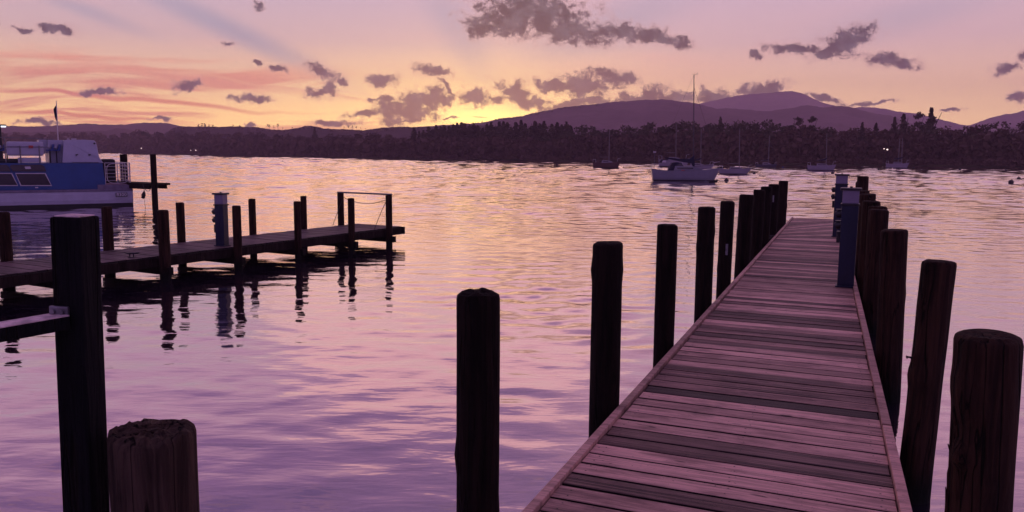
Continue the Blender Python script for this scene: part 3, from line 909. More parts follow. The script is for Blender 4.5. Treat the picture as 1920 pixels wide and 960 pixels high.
Rr_ = [(-.28, 2.085, .108, 1.70), (2.23, 2.13, .112, 1.70), (4.70, 1.985, .124, 1.70), (7.96, 1.96, .126, 1.70), (8.9, 1.98, .13, 1.69), (10.37, 1.93, .14, 1.69), (12.87, 1.93, .15, 1.70), (14.7, 1.86, .15, 1.69), (22.3, 2.0, .16, 1.83), (23.6, 1.93, .11, 1.63)]
Rl = ['fat weathered post with peeling bark and knots at the bottom right corner',
      'rough barky post leaning right, second from the camera on the right of the pier',
      'smooth reddish-brown post third from the camera on the right of the pier',
      'brown post with an orange-lit left edge, fourth from the camera on the pier\'s right',
      'post whose flat top shows just left of and above the fourth on the pier\'s right',
      'post sixth from the camera on the pier\'s right, mostly hidden, touching the blue pedestal',
      'post with a rounded top seventh on the pier\'s right, behind the sixth',
      'post just right of the near pedestal\'s cap, its flat top barely above it',
      'tall squared-looking post standing above the others at the right corner of the pier\'s far end',
      'thin sliver of a post behind the tall one at the pier\'s far end']
for i, (s_, c_, r_, z_) in enumerate(Rr_):
    P = rp(c_, s_)
    kn = [(random.uniform(0, 6.28), random.uniform(.5, 1.6), .05, .01) for _ in range(3)]
    ln = (0, 0); kw = dict(rough=.010, taper=1.0, mat='post')
    if i == 0:
        kn = [(3.5, 1.22, .035, .045), (3.3, 1.50, .06, .02), (3.6, 1.42, .05, .018), (4.4, 1.1, .03, .012)]; ln = (0, R(-1.8)); kw = dict(rough=.016, taper=1.12, rings=60, seg=48, mat='post')
    if i == 1:
        c_ += .015; P = rp(c_, s_)
        kn = [(3.4, 1.02, .015, .045), (3.3, 1.38, .03, .018), (3.2, .9, .07, .02), (3.4, 1.65, .03, .015), (.2, 1.3, .03, .008)]; ln = (0, R(2.0)); kw = dict(rough=.03, taper=.94, rings=60, seg=40, mat='post')
    if i == 2: ln = (0, R(-1.5)); P = rp(c_ + .0, s_)
    o = add_post(P, r_, z_, 200 + i, Rl[i], g, ln, knots=kn, **kw)
    if i == 0:
        # peeling strips of bark on the left face
        mb = MB(); rs = random.Random(3)
        for k in range(6):
            a = math.pi + rs.uniform(-.45, .3); z0_ = rs.uniform(.75, 1.3); L_ = rs.uniform(.12, .32)
            pts = [(math.cos(a) * (r_ * 1.03 + .006 * q * rs.uniform(0, 1)), math.sin(a) * r_ * 1.03, z0_ + L_ * q / 4) for q in range(5)]
            mb.tube(pts, [.003, .009, .011, .008, .002], 5)
        mb.build('bark_strip', M['post'], o)
    if i == 1:
        MB().tube([(-.105, -.02, 1.02), (-.16, -.03, 1.03), (-.168, -.03, 1.028)], [.009, .007, .013], 6).build('peg', M['cap'], o)

# near stump and tall square post at the lower left
P = G(285, 800, 1.56)
o = add_post((P.x, P.y), .128, 1.55, 301, 'thick old stump with cracked uneven top at the lower left, beside the tall dark post', None, (0, 0), rough=.012, taper=.99, jag=.012, seg=64, rings=70, mat='post_old', name='timber_stump',
             knots=[(4.9, .9, .03, -.004)])
e = empty('gangway_post', (0, 0, 0), 0, 'tall black square post with rounded edges in the left foreground, carrying a pale rail', 'post')
D0 = 2.36; X0 = W(147, 410, D0).x - .070
e.location = (X0, D0 + .03, 0); e.rotation_euler = (R(0), R(1.2), R(-6))
z1 = W(137, 406, D0).z
MB().box((0, 0, (z1 - 1) / 2), (.097, .097, z1 + 1), bev=.009).build('upright', M['tar'], e)
MB().box((.0, -.0, z1 + .0005), (.078, .078, .006), bev=.002).build('lit_post_top', M['rail'], e)  # thin pale layer, paints the post's top face as lit by the sky
b = MB(); zb_ = W(115, 581, D0).z; b.box((-.025, -.052, zb_), (.06, .012, .032), bev=.004); b.tube([(-.04, -.056, zb_), (-.04, -.066, zb_)], .007, 8); b.tube([(-.012, -.056, zb_), (-.012, -.066, zb_)], .007, 8)
b.build('bracket', M['steel'], e)
pA = W(118, 590, D0 - .02); pB = W(-260, 655, D0 - .42)
dv = pB - pA; Lh = dv.length
rz_ = math.atan2(dv.y, dv.x); pit = -math.asin(dv.z / Lh)
T = Matrix.Translation((pA + pB) / 2) @ Matrix.Rotation(rz_, 4, 'Z') @ Matrix.Rotation(pit, 4, 'Y')
b = MB(); b.box((0, 0, -.020), (Lh, .08, .040), bev=.004, mat=T)
o = b.build('handrail', M['tar'], e); o.matrix_parent_inverse = e.matrix_basis.inverted()
b = MB(); b.box((0, 0, .0015), (Lh, .076, .003), mat=T)  # pale skin on the dark rail, paints light on its upper face
o2 = b.build('lit_top_face', M['rail'], o)


# ------------------------------------------------------------------ piers
def pier_boards(quads, th, tones, rs, screws=True, zdeck=.45, gp_=.014):
    """quads: (left-near, left-far, right-far, right-near) in local xy"""
    mb = MB()
    for k, (a, b_, c, d) in enumerate(quads):
        dz = rs.uniform(-.003, .003); t = tones[k % len(tones)] if isinstance(tones, list) else tones
        t = min(1, max(0, t * .85 + .10 + rs.uniform(-.25, .25)))
        jl, jr = rs.uniform(-.008, .008), rs.uniform(-.008, .008)
        P = [Vector((a[0] + jl, a[1] + gp_)), Vector((b_[0] + jl, b_[1] - gp_)), Vector((c[0] + jr, c[1] - gp_)), Vector((d[0] + jr, d[1] + .006))]
        bz = .004; tw = [rs.uniform(-.0015, .0015) for _ in range(4)]
        ctr = sum(P, Vector((0, 0))) / 4
        top = []
        for p, s_ in zip(P, (1, -1, -1, 1)):
            top.append((p[0] + (.004 if p[0] < ctr[0] else -.004), p[1] + s_ * .004))
        z = zdeck + dz
        vs = [(p[0], p[1], z - th) for p in P] + [(p[0], p[1], z - bz + tw[i]) for i, p in enumerate(P)] + [(q[0], q[1], z + tw[i]) for i, q in enumerate(top)]
        fs = [(3, 2, 1, 0)] + [(i, (i + 1) % 4, (i + 1) % 4 + 4, i + 4) for i in range(4)] + [(i + 4, (i + 1) % 4 + 4, (i + 1) % 4 + 8, i + 8) for i in range(4)] + [(8, 9, 10, 11)]
        mb.add(vs, fs[:5], 0, -1.0); mb.add(vs, fs[5:], 0, t)  # negative tone gives the sides their painted gap shade
        if screws and k < 80:
            for fx in (.045, .5, .955):
                for fy in (.25, .75):
                    A = Vector(P[0]).lerp(P[3], fx); B = Vector(P[1]).lerp(P[2], fx); q = A.lerp(B, fy) + Vector((rs.uniform(-.012, .012), rs.uniform(-.01, .01)))
                    mb.add([(q.x + .0065 * math.cos(w), q.y + .0055 * math.sin(w), z + .0022) for w in np.linspace(0, 2 * math.pi, 7)[:-1]], [tuple(range(6))], 1, .5)
    return mb


def build_right_pier():
    e = empty('pier', (RO.x, RO.y, 0), -math.atan2(RD.x, RD.y), 'long wooden pier of pinkish planks running away from the camera between two rows of posts', 'pier')
    rs = random.Random(21)
    Wd = 1.86; L = []; WD = lambda q: 1.965 - .0225 * min(q, 16); s_ = -6.6; pitch = .19
    tones = []
    known = [0, 1, 1, .9, .1, .15, .95, 1, 1, .9, .85, .1, .2, .25, .15, .2, .9, .25, .85, .8, .75, .2, .25, .2, .15, .3, .8, .95, .3, .2, .25, .3, .8, .85, .3, .75, .25]
    quads = []
    i = 0
    skew = R(1.0)
    while s_ < 15.9:
        p = pitch * rs.choice([1, 1, 1, .97, 1.03])
        quads.append(((.062, s_), (.062, s_ + p), (WD(s_ + p) - .05, s_ + p), (WD(s_) - .05, s_)))
        if s_ < .3: tones.append(rs.choice([.9, .8, .2]))
        elif i < len(known): tones.append(known[i]); i += 1
        else:
            tones.append(rs.choice([.25, .3, .35, .5, .7, .85, .3]))
        s_ += p
    # fanned boards at the bend before the head
    la = np.linspace(s_, 19.6, 15); ra = np.linspace(s_, 22.6, 15)
    la = s_ + (19.6 - s_) * np.linspace(0, 1, 17) ** 1.0; ra = s_ + (22.4 - s_) * np.linspace(0, 1, 17) ** .8
    for k in range(16):
        quads.append(((.062, la[k]), (.062, la[k + 1]), (WD(ra[k + 1]) - .05, ra[k + 1]), (WD(ra[k]) - .05, ra[k])))
        tones.append([.9, .3, .35, .85, .3, .35, .3, .9, .3, .35, .25, .8, .3, .3, .7, .3][k])
    la2 = np.linspace(19.6, 23.15, 17); ra2 = 22.4 + (23.3 - 22.4) * np.linspace(0, 1, 17)
    for k in range(16):
        quads.append(((.062, la2[k]), (.062, la2[k + 1]), (1.555, ra2[k + 1]), (1.555, ra2[k])))
        tones.append(rs.choice([.2, .3, .3, .8]))
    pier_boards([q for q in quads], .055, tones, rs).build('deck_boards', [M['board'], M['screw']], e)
    # edge boards, short lengths between the posts
    cuts = [-6.6, -.45, 1.95, 4.2, 6.7, 8.7, 11.3, 13.6, 15.2, 17.2, 20.5, 23.2]
    for a, b_ in zip(cuts[:-1], cuts[1:]):
        o = MB().box((.026, (a + b_) / 2, .447), (.055, b_ - a - .012, .06), tone=rs.uniform(.5, .95), rz=rs.uniform(-.0015, .0015), bev=.004)
        ob = o.build('edge_board', M['board'], e)
    cuts = [-6.6, -.3, 2.3, 4.75, 6.6, 8.0, 10.4, 12.9, 15.0, 18.5, 22.2, 23.2]
    for a, b_ in zip(cuts[:-1], cuts[1:]):
        ob = MB().box(((WD(a) + WD(b_)) / 2 - .015, (a + b_) / 2, .45), (.06, b_ - a - .03, .07), tone=rs.uniform(.6, 1), rz=.0225 if b_ < 17 else 0, bev=.004).build('edge_board', M['board'], e)
    for x, rz_ in ((.06, 0), (.9, .011), (1.72, .0215)):
        MB().box((x, 8.3, .31), (.09, 29.6, .18), rz=rz_).build('stringer', M['beam'], e)
    for s_ in (2.0, 4.4, 6.8, 8.8, 11.3, 13.6, 15.2, 17.2, 20.5, 22.6):
        MB().box((WD(s_) / 2, s_, .14), (WD(s_) + .2, .09, .16)).build('cross_beam', M['beam'], e)
    return e


build_right_pier()


def build_left_pier():
    e = empty('pier', (LO.x, LO.y, 0), -math.atan2(LD.x, LD.y), 'shorter dark pier on the left, passing behind the tall dark post', 'pier')
    rs = random.Random(4)
    quads = []; tones = []; s_ = -9.0
    while s_ < 10.35:
        quads.append(((-1.53, s_), (-1.53, s_ + .16), (0, s_ + .16), (0, s_))); tones.append(rs.choice([.9, .7, .5, .3, .15])); s_ += .16
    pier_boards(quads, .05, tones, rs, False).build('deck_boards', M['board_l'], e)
    MB().box((.02, .7, .33), (.05, 19.3, .17)).build('fascia', M['beam'], e)
    MB().box((-1.55, .7, .33), (.05, 19.3, .17)).build('fascia', M['beam'], e)
    MB().box((-.76, .7, .32), (.08, 19.1, .17)).build('stringer', M['beam'], e)
    MB().box((-.76, 10.39, .34), (1.66, .06, .19)).build('end_board', M['beam'], e)
    for s_ in (-4, -1, .95, 2.9, 4.65, 6.4, 8.2, 9.7):
        MB().box((-.72, s_, .17), (2.0, .1, .15)).build('cross_beam', M['beam'], e)


build_left_pier()
g = 'slim timber posts along the left-hand pier'
for i, (c_, s_, r_, z_, lab) in enumerate([
    (.13, 2.89, .102, 1.31, 'near-side post of the left pier closest to the tall dark foreground post'),
    (.12, 4.64, .088, 1.30, 'near-side post of the left pier right beside the blue pedestal'),
    (.12, 6.37, .080, 1.31, 'near-side post of the left pier halfway between pedestal and pier tip'),
    (.12, 8.19, .082, 1.30, 'near-side post of the left pier standing in front of the top rail'),
    (.12, 9.67, .085, 1.32, 'corner post at the left pier\'s tip holding the right end of the top rail'),
    (-1.65, 1.01, .10, 1.31, 'far-side post of the left pier, cut by the left picture edge'),
    (-1.65, 2.97, .10, 1.30, 'far-side post of the left pier just right of the tall dark foreground post'),
    (-1.65, 4.68, .088, 1.30, 'far-side post of the left pier, left of the blue pedestal'),
    (-1.65, 6.70, .085, 1.29, 'far-side post of the left pier, right of the blue pedestal'),
    (-1.65, 8.42, .078, 1.285, 'far-side post of the left pier, just left of its railed end'),
    (-1.62, 9.80, .087, 1.32, 'far-side post of the left pier holding the top rail\'s left end')]):
    add_post(lp(c_, s_), r_, z_, 400 + i, lab, g, (0, 0), rough=.01, taper=1.0, rings=14, seg=18)
# top rail, ropes
A = lp(-1.62, 9.80); B = lp(.12, 9.67)
mb = MB(); mb.tube([(A.x - .08, A.y, 1.335), (B.x + .08, B.y, 1.335)], .022, 8)
tag(mb.build('top_rail', M['steel']), 'thin bar lying across the two end posts of the left pier', 'rail')


def rope(p, q, sag, r=.008, n_=12):
    p = Vector(p); q = Vector(q)
    return MB().tube([p.lerp(q, t) - Vector((0, 0, sag * 4 * t * (1 - t))) for t in [k / n_ for k in range(n_ + 1)]], r, 6)


o = rope((A.x + .08, A.y - .03, 1.2), (B.x - .06, B.y, 1.2), .13).build('rope', M['rope']); tag(o, 'sagging rope strung between the two end posts of the left pier', 'rope')
q = G(702, 430, .46)
o = rope((B.x - .07, B.y, 1.15), q, -.03).build('rope', M['rope']); tag(o, 'rope running down from the tip post to the deck of the left pier', 'rope')
q = W(624, 423, A.y - .3)
o = rope((A.x + .07, A.y - .05, 1.15), q, -.02).build('rope', M['rope']); tag(o, 'rope slanting down left of the far end post of the left pier', 'rope')
# cleat
q = G(247, 482, .452)
e = empty('cleat', (q.x, q.y, .452), -math.atan2(LD.x, LD.y) + .5, 'dark metal mooring cleat on the deck of the left pier', 'cleat')
mb = MB(); mb.box((0, 0, .006), (.12, .07, .012), bev=.003); mb.build('base', M['cap'], e)
mb = MB(); mb.tube([(-.15, 0, .085), (-.07, 0, .07), (.07, 0, .07), (.15, 0, .085)], [.009, .014, .014, .009], 8)
mb.tube([(-.035, 0, .01), (-.035, 0, .07)], .012, 8); mb.tube([(.035, 0, .01), (.035, 0, .07)], .012, 8); mb.build('horn', M['cap'], e)
q = G(1443, 447, .455)
e = empty('cleat', (q.x, q.y, .455), .2, 'small cleat at the left edge of the right-hand pier where the boards fan', 'cleat')
mb = MB(); mb.box((0, 0, .006), (.12, .07, .012), bev=.003); mb.build('base', M['cap'], e)
mb = MB(); mb.tube([(-.15, 0, .075), (-.07, 0, .06), (.07, 0, .06), (.15, 0, .075)], [.009, .014, .014, .009], 8); mb.tube([(-.035, 0, .01), (-.035, 0, .06)], .012, 8); mb.tube([(.035, 0, .01), (.035, 0, .06)], .012, 8); mb.build('horn', M['cap'], e)


# service pedestals
def pedestal(P, zb, zt, w, label, rz, sockets=True, hd=.26):
    e = empty('service_pedestal', (P[0], P[1], zb), rz, label, 'power pedestal', 'blue shore-power pedestals')
    h = zt - zb
    b = MB(); b.box((0, 0, (h - hd) / 2), (w, w * .85, h - hd), bev=.012)
    b.box((0, -w * .85 / 2 - .001, (h - hd) / 2), (.012, .012, h - hd - .02)); b.box((0, 0, .01), (w + .05, w * .85 + .05, .02), bev=.004)
    b.build('body', M['blue'], e)
    MB().box((0, 0, h - hd + .012), (w + .03, w * .85 + .03, .03), bev=.008).build('collar', M['cap'], e)
    MB().box((0, 0, h - hd / 2 + .0), (w * .97, w * .82, hd - .06), bev=.006).build('light_panel', M['panel'], e)
    c = MB(); c.box((0, 0, h - .018), (w + .06, w * .85 + .06, .036), bev=.012); c.tube([(0, 0, h), (0, 0, h + .02)], .02, 8); c.build('cap', M['cap'], e)
    if sockets:
        for k, z in enumerate((h - hd - .12, h - hd - .29)):
            s_ = MB(); s_.tube([(-w / 2 + .005, -.02, z), (-w / 2 - .04, -.02, z - .015), (-w / 2 - .075, -.02, z - .03)], [.062, .058, .05], 10)
            s_.box((-w / 2 - .03, -.02, z + .05), (.09, .10, .015), bev=.003); s_.build('socket', M['cap'], e)
        MB().box((-w / 2 - .025, 0, h - hd - .48), (.05, .11, .17), bev=.008).build('switch_box', M['cap'], e)
    return e


pa = -math.atan2(RD.x, RD.y)
pedestal(rp(1.61, 9.1), .452, 1.945, .235, 'nearer of two navy blue power pedestals on the right-hand pier, with two side sockets', pa)
pedestal(rp(1.44, 17.35), .452, 1.985, .28, 'farther of two navy blue power pedestals on the right-hand pier', pa)
P = G(414, 462, .45)
pedestal((P.x, P.y + .1), .452, W(410, 362, P.y).z, .205, 'navy blue power pedestal with pale band on the left-hand pier', -math.atan2(LD.x, LD.y) + .25)

# ------------------------------------------------------------------ ferry
FX0 = -16.57; FY0 = 35.0
frz = math.atan2(2.7, 4.13)
ferry = empty('ferry', (FX0, FY0, 0), frz, 'blue and white passenger ferry moored on the left with its stern towards the open lake', 'ferry')
fi = Matrix.Translation((FX0, FY0, 0)) @ Matrix.Rotation(frz, 4, 'Z')
fim = fi.inverted()


def fp(px, py, v=0.0):
    """point of the photograph's ray on the ferry's fore-and-aft plane at beam offset v -> local x, z"""
    o_ = fim @ Vector((0, 0, H)); d = fim.to_3x3() @ ray(px, py)
    t = (v - o_.y) / d.y; p = o_ + d * t
    return (p.x, p.z)


BW = 4.2
# hull: plan outline lofted in z
def hull_sec(z, flare):
    pts = []
    for x, hw in ((0, .96), (-1, .985), (-5, 1), (-10, 1), (-13, .86), (-15, .55), (-16.5, .18), (-17, .02)):
        pts.append((x * (1 + flare * .02), BW / 2 - hw * BW / 2 * (1 + flare * .02)))
    far_ = [(x, BW - y) for x, y in reversed(pts)]
    return [(x, y, z) for x, y in pts + far_]
def loft(mb, secs, mi=0):
    n_ = len(secs[0]); vs = [p for s_ in secs for p in s_]
    fs = [(j * n_ + k, j * n_ + (k + 1) % n_, (j + 1) * n_ + (k + 1) % n_, (j + 1) * n_ + k) for j in range(len(secs) - 1) for k in range(n_)]
    fs += [tuple(range(n_)), tuple(range((len(secs)) * n_ - 1, (len(secs) - 1) * n_ - 1, -1))]
    return mb.add(vs, fs, mi)
loft(MB(), [hull_sec(.15, -1.2), hull_sec(.3, 0), hull_sec(.55, .4), hull_sec(.66, .3)]).build('hull', M['ferryw'], ferry)
loft(MB(), [hull_sec(-.4, -2.5), hull_sec(.147, -1.3)]).build('boot_top', M['boot'], ferry)
loft(MB(), [hull_sec(.663, .9), hull_sec(.70, 1.1), hull_sec(.76, .9)]).build('rubbing_strake', M['ferryg'], ferry)
# number plate
x0_, z0_ = fp(217, 369, -.02); x1_, z1_ = fp(238.5, 361, -.02)
pl = MB().box(((x0_ + x1_) / 2, -.028, (z0_ + z1_) / 2), (x1_ - x0_, .02, z1_ - z0_)).build('number_plate', M['cap'], ferry)
tc_ = bpy.data.curves.new('number', 'FONT'); tc_.body = '8300'; tc_.size = (z1_ - z0_) * 1.12; tc_.extrude = .004; tc_.offset = .004; tc_.align_x = 'CENTER'; tc_.align_y = 'CENTER'; tc_.space_character = 1.05
to = bpy.data.objects.new('tmp', tc_); COL.objects.link(to)
me = bpy.data.meshes.new_from_object(to.evaluated_get(bpy.context.evaluated_depsgraph_get())); bpy.data.objects.remove(to)
me.materials.clear(); me.materials.append(M['alu'])
no = bpy.data.objects.new('number', me); COL.objects.link(no); no.parent = pl
no.location = ((x0_ + x1_) / 2, -.043, (z0_ + z1_) / 2); no.rotation_euler = (R(90), 0, 0)
# stern deck block
xa, za = fp(183, 345, .05); xb, zb = fp(250, 345.5, .05)
MB().prism([(xa, .765), (-.02, .765), (-.02, .95), (xa, .95)], .04, BW - .04).build('stern_deck', M['ferryg'], ferry)
MB().prism([(xa + .3, .952), (-.1, .952), (-.1, .975), (xa + .3, .975)], .1, BW - .1).build('tread_deck', M['pinkdeck'], ferry)
# blue superstructure
v_ = .12
pts = [fp(*p, v_) for p in ((200, 354), (199, 345), (195, 328), (192, 306), (86, 306), (82, 308))]
zt = pts[-2][1]
poly = [(-15, .765), (pts[0][0], .765), (pts[1][0], pts[1][1]), (pts[2][0], pts[2][1]), (pts[3][0], zt), (-10.5, zt), (-12.5, zt - .35), (-15, zt - .9)]
MB().prism(poly, v_, BW - v_).build('superstructure', M['ferryb'], ferry)


def fpanel(pxs, v, th, name, mat, parent=ferry):
    return MB().prism([fp(*p, v) for p in pxs], v - th, v).build(name, mat, parent)


def fwindow(pxs, v=v_ - .004, frame=1.6):
    cx = sum(p[0] for p in pxs) / len(pxs); cy = sum(p[1] for p in pxs) / len(pxs)
    ot = [(p[0] + (1 if p[0] > cx else -1) * frame, p[1] + (1 if p[1] > cy else -1) * frame) for p in pxs]
    fr_ = fpanel(ot, v, .03, 'window_frame', M['alu'])
    gl_ = fpanel(pxs, v - .032, .012, 'pane', M['glass'], fr_)
    return fr_


fwindow([(30, 326), (84, 326), (95.5, 347), (40, 347)])
fwindow([(-34, 326), (21, 326), (32.5, 347), (-22, 347)])
fwindow([(-98, 326), (-42, 326), (-31, 347), (-86, 347)])
for pxs in (((21, 309), (77, 308.5), (83, 312), (86.5, 321.5), (24, 321.5), (18, 312)), ((-45, 309), (12, 309), (17, 313), (20, 321.5), (-42, 321.5), (-46, 313)), ((-110, 309), (-52, 309), (-48, 313), (-46, 321.5), (-108, 321.5))):
    fpanel(pxs, v_ - .003, .05, 'skylight', M['glass'])
fpanel([(46, 312.5), (56.5, 312), (58.5, 316.5), (48, 317)], v_ - .055, .01, 'label_plate', M['alu'])
fpanel([(66, 350.5), (71.5, 350.5), (71.5, 352.7), (66, 352.7)], v_ - .003, .02, 'vent', M['alu'])
# white aft cabin
poly = [fp(*p, .5) for p in ((117, 306), (120, 262.5), (160, 262), (177, 263.3), (180.5, 267), (186, 294), (192, 303.5), (195, 306.5))]
poly[0] = (poly[0][0], zt + .004); poly[-1] = (poly[-1][0], zt + .004)
xc = poly[1][0]
cab = MB(); k_ = len(poly); y0, y1 = .5, BW - .5
vs = [(p[0], y0 + (.06 if p[1] > zt + .5 else 0), p[1]) for p in poly] + [(p[0], y1 - (.06 if p[1] > zt + .5 else 0), p[1]) for p in poly]
cab.add(vs, [tuple(range(k_)), tuple(range(2 * k_ - 1, k_ - 1, -1))] + [(i, i + k_, (i + 1) % k_ + k_, (i + 1) % k_) for i in range(k_)])
cabin = cab.build('aft_cabin', M['ferryw'], ferry)
bv = cabin.modifiers.new('bevel', 'BEVEL'); bv.width = .05; bv.segments = 3; bv.limit_method = 'ANGLE'
for px_, py_ in ((144, 290), (168, 290)):
    x_, z_ = fp(px_, py_, .5); MB().box((x_, .485, z_), (.10, .04, .035), bev=.006).tube([(x_, .48, z_), (x_, .45, z_), (x_ - .04, .44, z_ - .05)], .012, 6).build('handle', M['cap'], cabin)
x_, z_ = fp(160, 304.3, .48); MB().box((x_, .485, z_), (1.0, .03, .02)).build('gutter', M['ferryg'], cabin)
x_, z_ = fp(177, 269, .5); MB().tube([(x_, .52, z_), (x_, .47, z_)], .04, 10).build('vent', M['cap'], cabin)
for px_ in (128, 136, 141):
    x_, z_ = fp(px_, 261.5, .8); MB().box((x_, .8, z_ + .015), (.10, .06, .05), bev=.012).build('deck_fitting', M['alu'], cabin)
# forward shaded part of the cabin
xl = fp(90, 262.5, 1.1)[0]; zc = fp(105, 262.5, 1.1)[1]
MB().prism([(xl, zt + .004), (xc - .004, zt + .004), (xc - .004, zc), (xl, zc)], 1.1, BW - .55).build('stair_cover', M['ferryw'], ferry)
xl2 = fp(73, 262, 1.6)[0]; MB().prism([(xl2, zc - .55), (xl - .004, zc - .55), (xl - .004, zc + .01), (xl2, zc + .01)], 1.7, BW - .9).build('rear_screen', M['ferryw'], ferry)
# liferaft container
xa, za = fp(13, 292, .35); xb, zb = fp(81, 266, .35)
lr = MB().box(((xa + xb) / 2, .75, (za + zb) / 2), (xb - xa, .8, zb - za), bev=.09).build('liferaft_container', M['ferryw'], ferry)
x_, z_ = fp(58, 275.5, .3); MB().box((x_, .33, z_), (.16, .05, .11), bev=.012).build('lifebuoy_light', M['red'], lr)
x2, z2 = fp(47, 275, .3); MB().tube([(xa, .33, z2), (xb, .33, z2)], .012, 6).build('strap', M['ferryg'], lr)
xa, za = fp(34, 303, .35); xb, zb = fp(77, 295, .35)
MB().box(((xa + xb) / 2, .7, (zt + za) / 2 + .09), (xb - xa, .7, .2), bev=.01).build('raft_cradle', M['ferryw'], ferry)
for px_ in (37, 73):
    x_, z_ = fp(px_, 273, .25); MB().tube([(x_, .25, zt), (x_, .25, z_)], .028, 8).build('stanchion', M['steel'], ferry)
# seats
for k, px_ in enumerate((94, 106, 2, 13)):
    x_, z_ = fp(px_, 283, .8)
    s_ = MB(); s_.prism([(x_ - .16, z_), (x_ + .13, z_), (x_ + .17, z_ + .28), (x_ + .1, z_ + .28), (x_ + .04, z_ + .06), (x_ - .16, z_ + .05)], .75, 1.15)
    st_ = s_.build('seat', M['seat'], ferry)
    MB().box((x_ - .03, .95, z_ + .17), (.10, .3, .12), bev=.02).build('headrest', M['ferryw'], st_)
    MB().tube([(x_, .95, zt), (x_, .95, z_)], .025, 6).build('seat_leg', M['cap'], st_)
# upper rails
for py_, x_a, x_b, r_ in ((258, -40, 100, .016), (276, -40, 96, .012)):
    a = fp(x_a, py_ - (2 if py_ == 258 else 0), .22); b_ = fp(x_b, py_ + 3 if py_ == 258 else py_, .22)
    MB().tube([(a[0], .22, a[1]), (b_[0], .22, b_[1])], r_, 6).build('upper_rail', M['steel'], ferry)
for px_ in (8, -20):
    x_, z_ = fp(px_, 257, .22); MB().tube([(x_, .22, zt), (x_, .22, z_)], .02, 6).build('rail_post', M['steel'], ferry)
# flagpole with limp flag
x_, z_ = fp(109, 263, 1.8); x2, z2 = fp(105.5, 189, 1.8)
fpo = MB().tube([(x_, 1.8, zc - .02), (x2, 1.8, z2)], [.022, .016], 8).build('flagpole', M['alu'], ferry)
mb = MB(); za_ = fp(105, 197, 1.8)[1]; zb_ = fp(105, 225, 1.8)[1]
vs = []; nn = 9
for j in range(nn):
    t = j / (nn - 1); z = za_ + (zb_ - za_) * t; w_ = .05 + .09 * math.sin(math.pi * min(1, t * 1.1)) + .02 * math.sin(t * 9)
    for k in range(5):
        vs.append((x2 + .01 - w_ * k / 4, 1.8 + .02 * math.sin(k * 2.1 + t * 4), z - .04 * k / 4))
fs = [(j * 5 + k, j * 5 + k + 1, (j + 1) * 5 + k + 1, (j + 1) * 5 + k) for j in range(nn - 1) for k in range(4)]
n0 = len(vs); vs += [(a, b_ + .012, c) for a, b_, c in vs]; fs += [tuple(n0 + q for q in reversed(f)) for f in fs]
mb.add(vs, fs); mb.build('flag', M['flag'], fpo)
# lamp on its dark mast at the frame's edge
x_, z_ = fp(2, 237, 1.2)
lm = MB().tube([(x_ - .04, 1.2, zt), (x_ - .04, 1.2, z_)], .04, 8).build('lamp_mast', M['cap'], ferry)
MB().box((x_ + .02, 1.2, z_ + .045), (.32, .3, .07), bev=.015).build('lamp_hood', M['cap'], lm)
MB().box((x_ + .04, 1.18, z_ - .005), (.26, .28, .05), bev=.01).build('lamp', M['lampw'], lm)
x_, z_ = fp(-3, 268, 1.0); MB().box((x_, 1.0, (zt + z_) / 2 + .4), (.25, .3, z_ - zt + .6), bev=.02).build('mast_housing', M['cap'], ferry)
MB().box((fp(-14, 300, .6)[0], 1.2, zt + .09), (1.8, 1.4, .17), bev=.05).build('hatch', M['cap'], ferry)
# stern railings
def rail_run(xa_, xb_, y, z0_, z1_, bars, posts, r_=.014):
    mb = MB()
    for k in range(bars):
        z = z0_ + (z1_ - z0_) * (k + 1) / bars
        mb.tube([(xa_, y, z), (xb_, y, z)], r_ if k == bars - 1 else r_ * .65, 6)
    for k in range(posts):
        x = xa_ + (xb_ - xa_) * k / (posts - 1)
        mb.tube([(x, y, z0_), (x, y, z1_)], r_, 6)
    return mb
xs0 = fp(198, 340, .15)[0]; xs1 = fp(243, 340, .15)[0]; ztr = fp(220, 305.5, .15)[1]
gate = rail_run(xs0, xs1, .12, .975, ztr, 6, 3)
# rounded loop of the gate
rx, rz2 = (xs1 - xs0) / 2 - .06, (ztr - .98) / 2 - .03; cxg = (xs0 + xs1) / 2; czg = (ztr + .98) / 2
loop = []
for k in range(33):
    a = 2 * math.pi * k / 32; c_, s_ = math.cos(a), math.sin(a)
    loop.append((cxg + rx * math.copysign(abs(c_) ** .5, c_), .10, czg + rz2 * math.copysign(abs(s_) ** .5, s_)))
gate.tube(loop, .014, 6, caps=False); gate.build('side_gate', M['alu'], ferry)
a = fp(245, 340, .15)[0]
st_ = MB()
for k in range(6):
    z = .975 + (ztr - .975) * (k + 1) / 6; st_.tube([(-.07, .12, z), (-.07, BW - .12, z)], .012, 6)
for y in (.12, .8, 1.6, 2.4, 3.2, BW - .12): st_.tube([(-.07, y, .95), (-.07, y, ztr)], .016, 6)
st_.build('stern_railing', M['alu'], ferry)
rail_run(xs0, -.07, BW - .12, .975, ztr, 6, 4).build('far_railing', M['alu'], ferry)
MB().box((fp(236, 342, 1)[0], 1.0, 1.02), (.3, .2, .09), bev=.03).tube([(fp(222, 342, .6)[0], .6, .975), (fp(222, 342, .6)[0], .6, 1.15)], .05, 8).build('bollard', M['cap'], ferry)
# black ribbed engine / fender stack behind the rail
xA = fp(188, 300, 2.4)[0]; xB = fp(215, 300, 2.4)[0]; zz = fp(205, 298, 2.4)[1]
mb = MB(); mb.box(((xA + xB) / 2, 2.4, (zz + .975) / 2), (xB - xA, .6, zz - .975), bev=.12)
mb.build('engine_cover', M['black'], ferry)

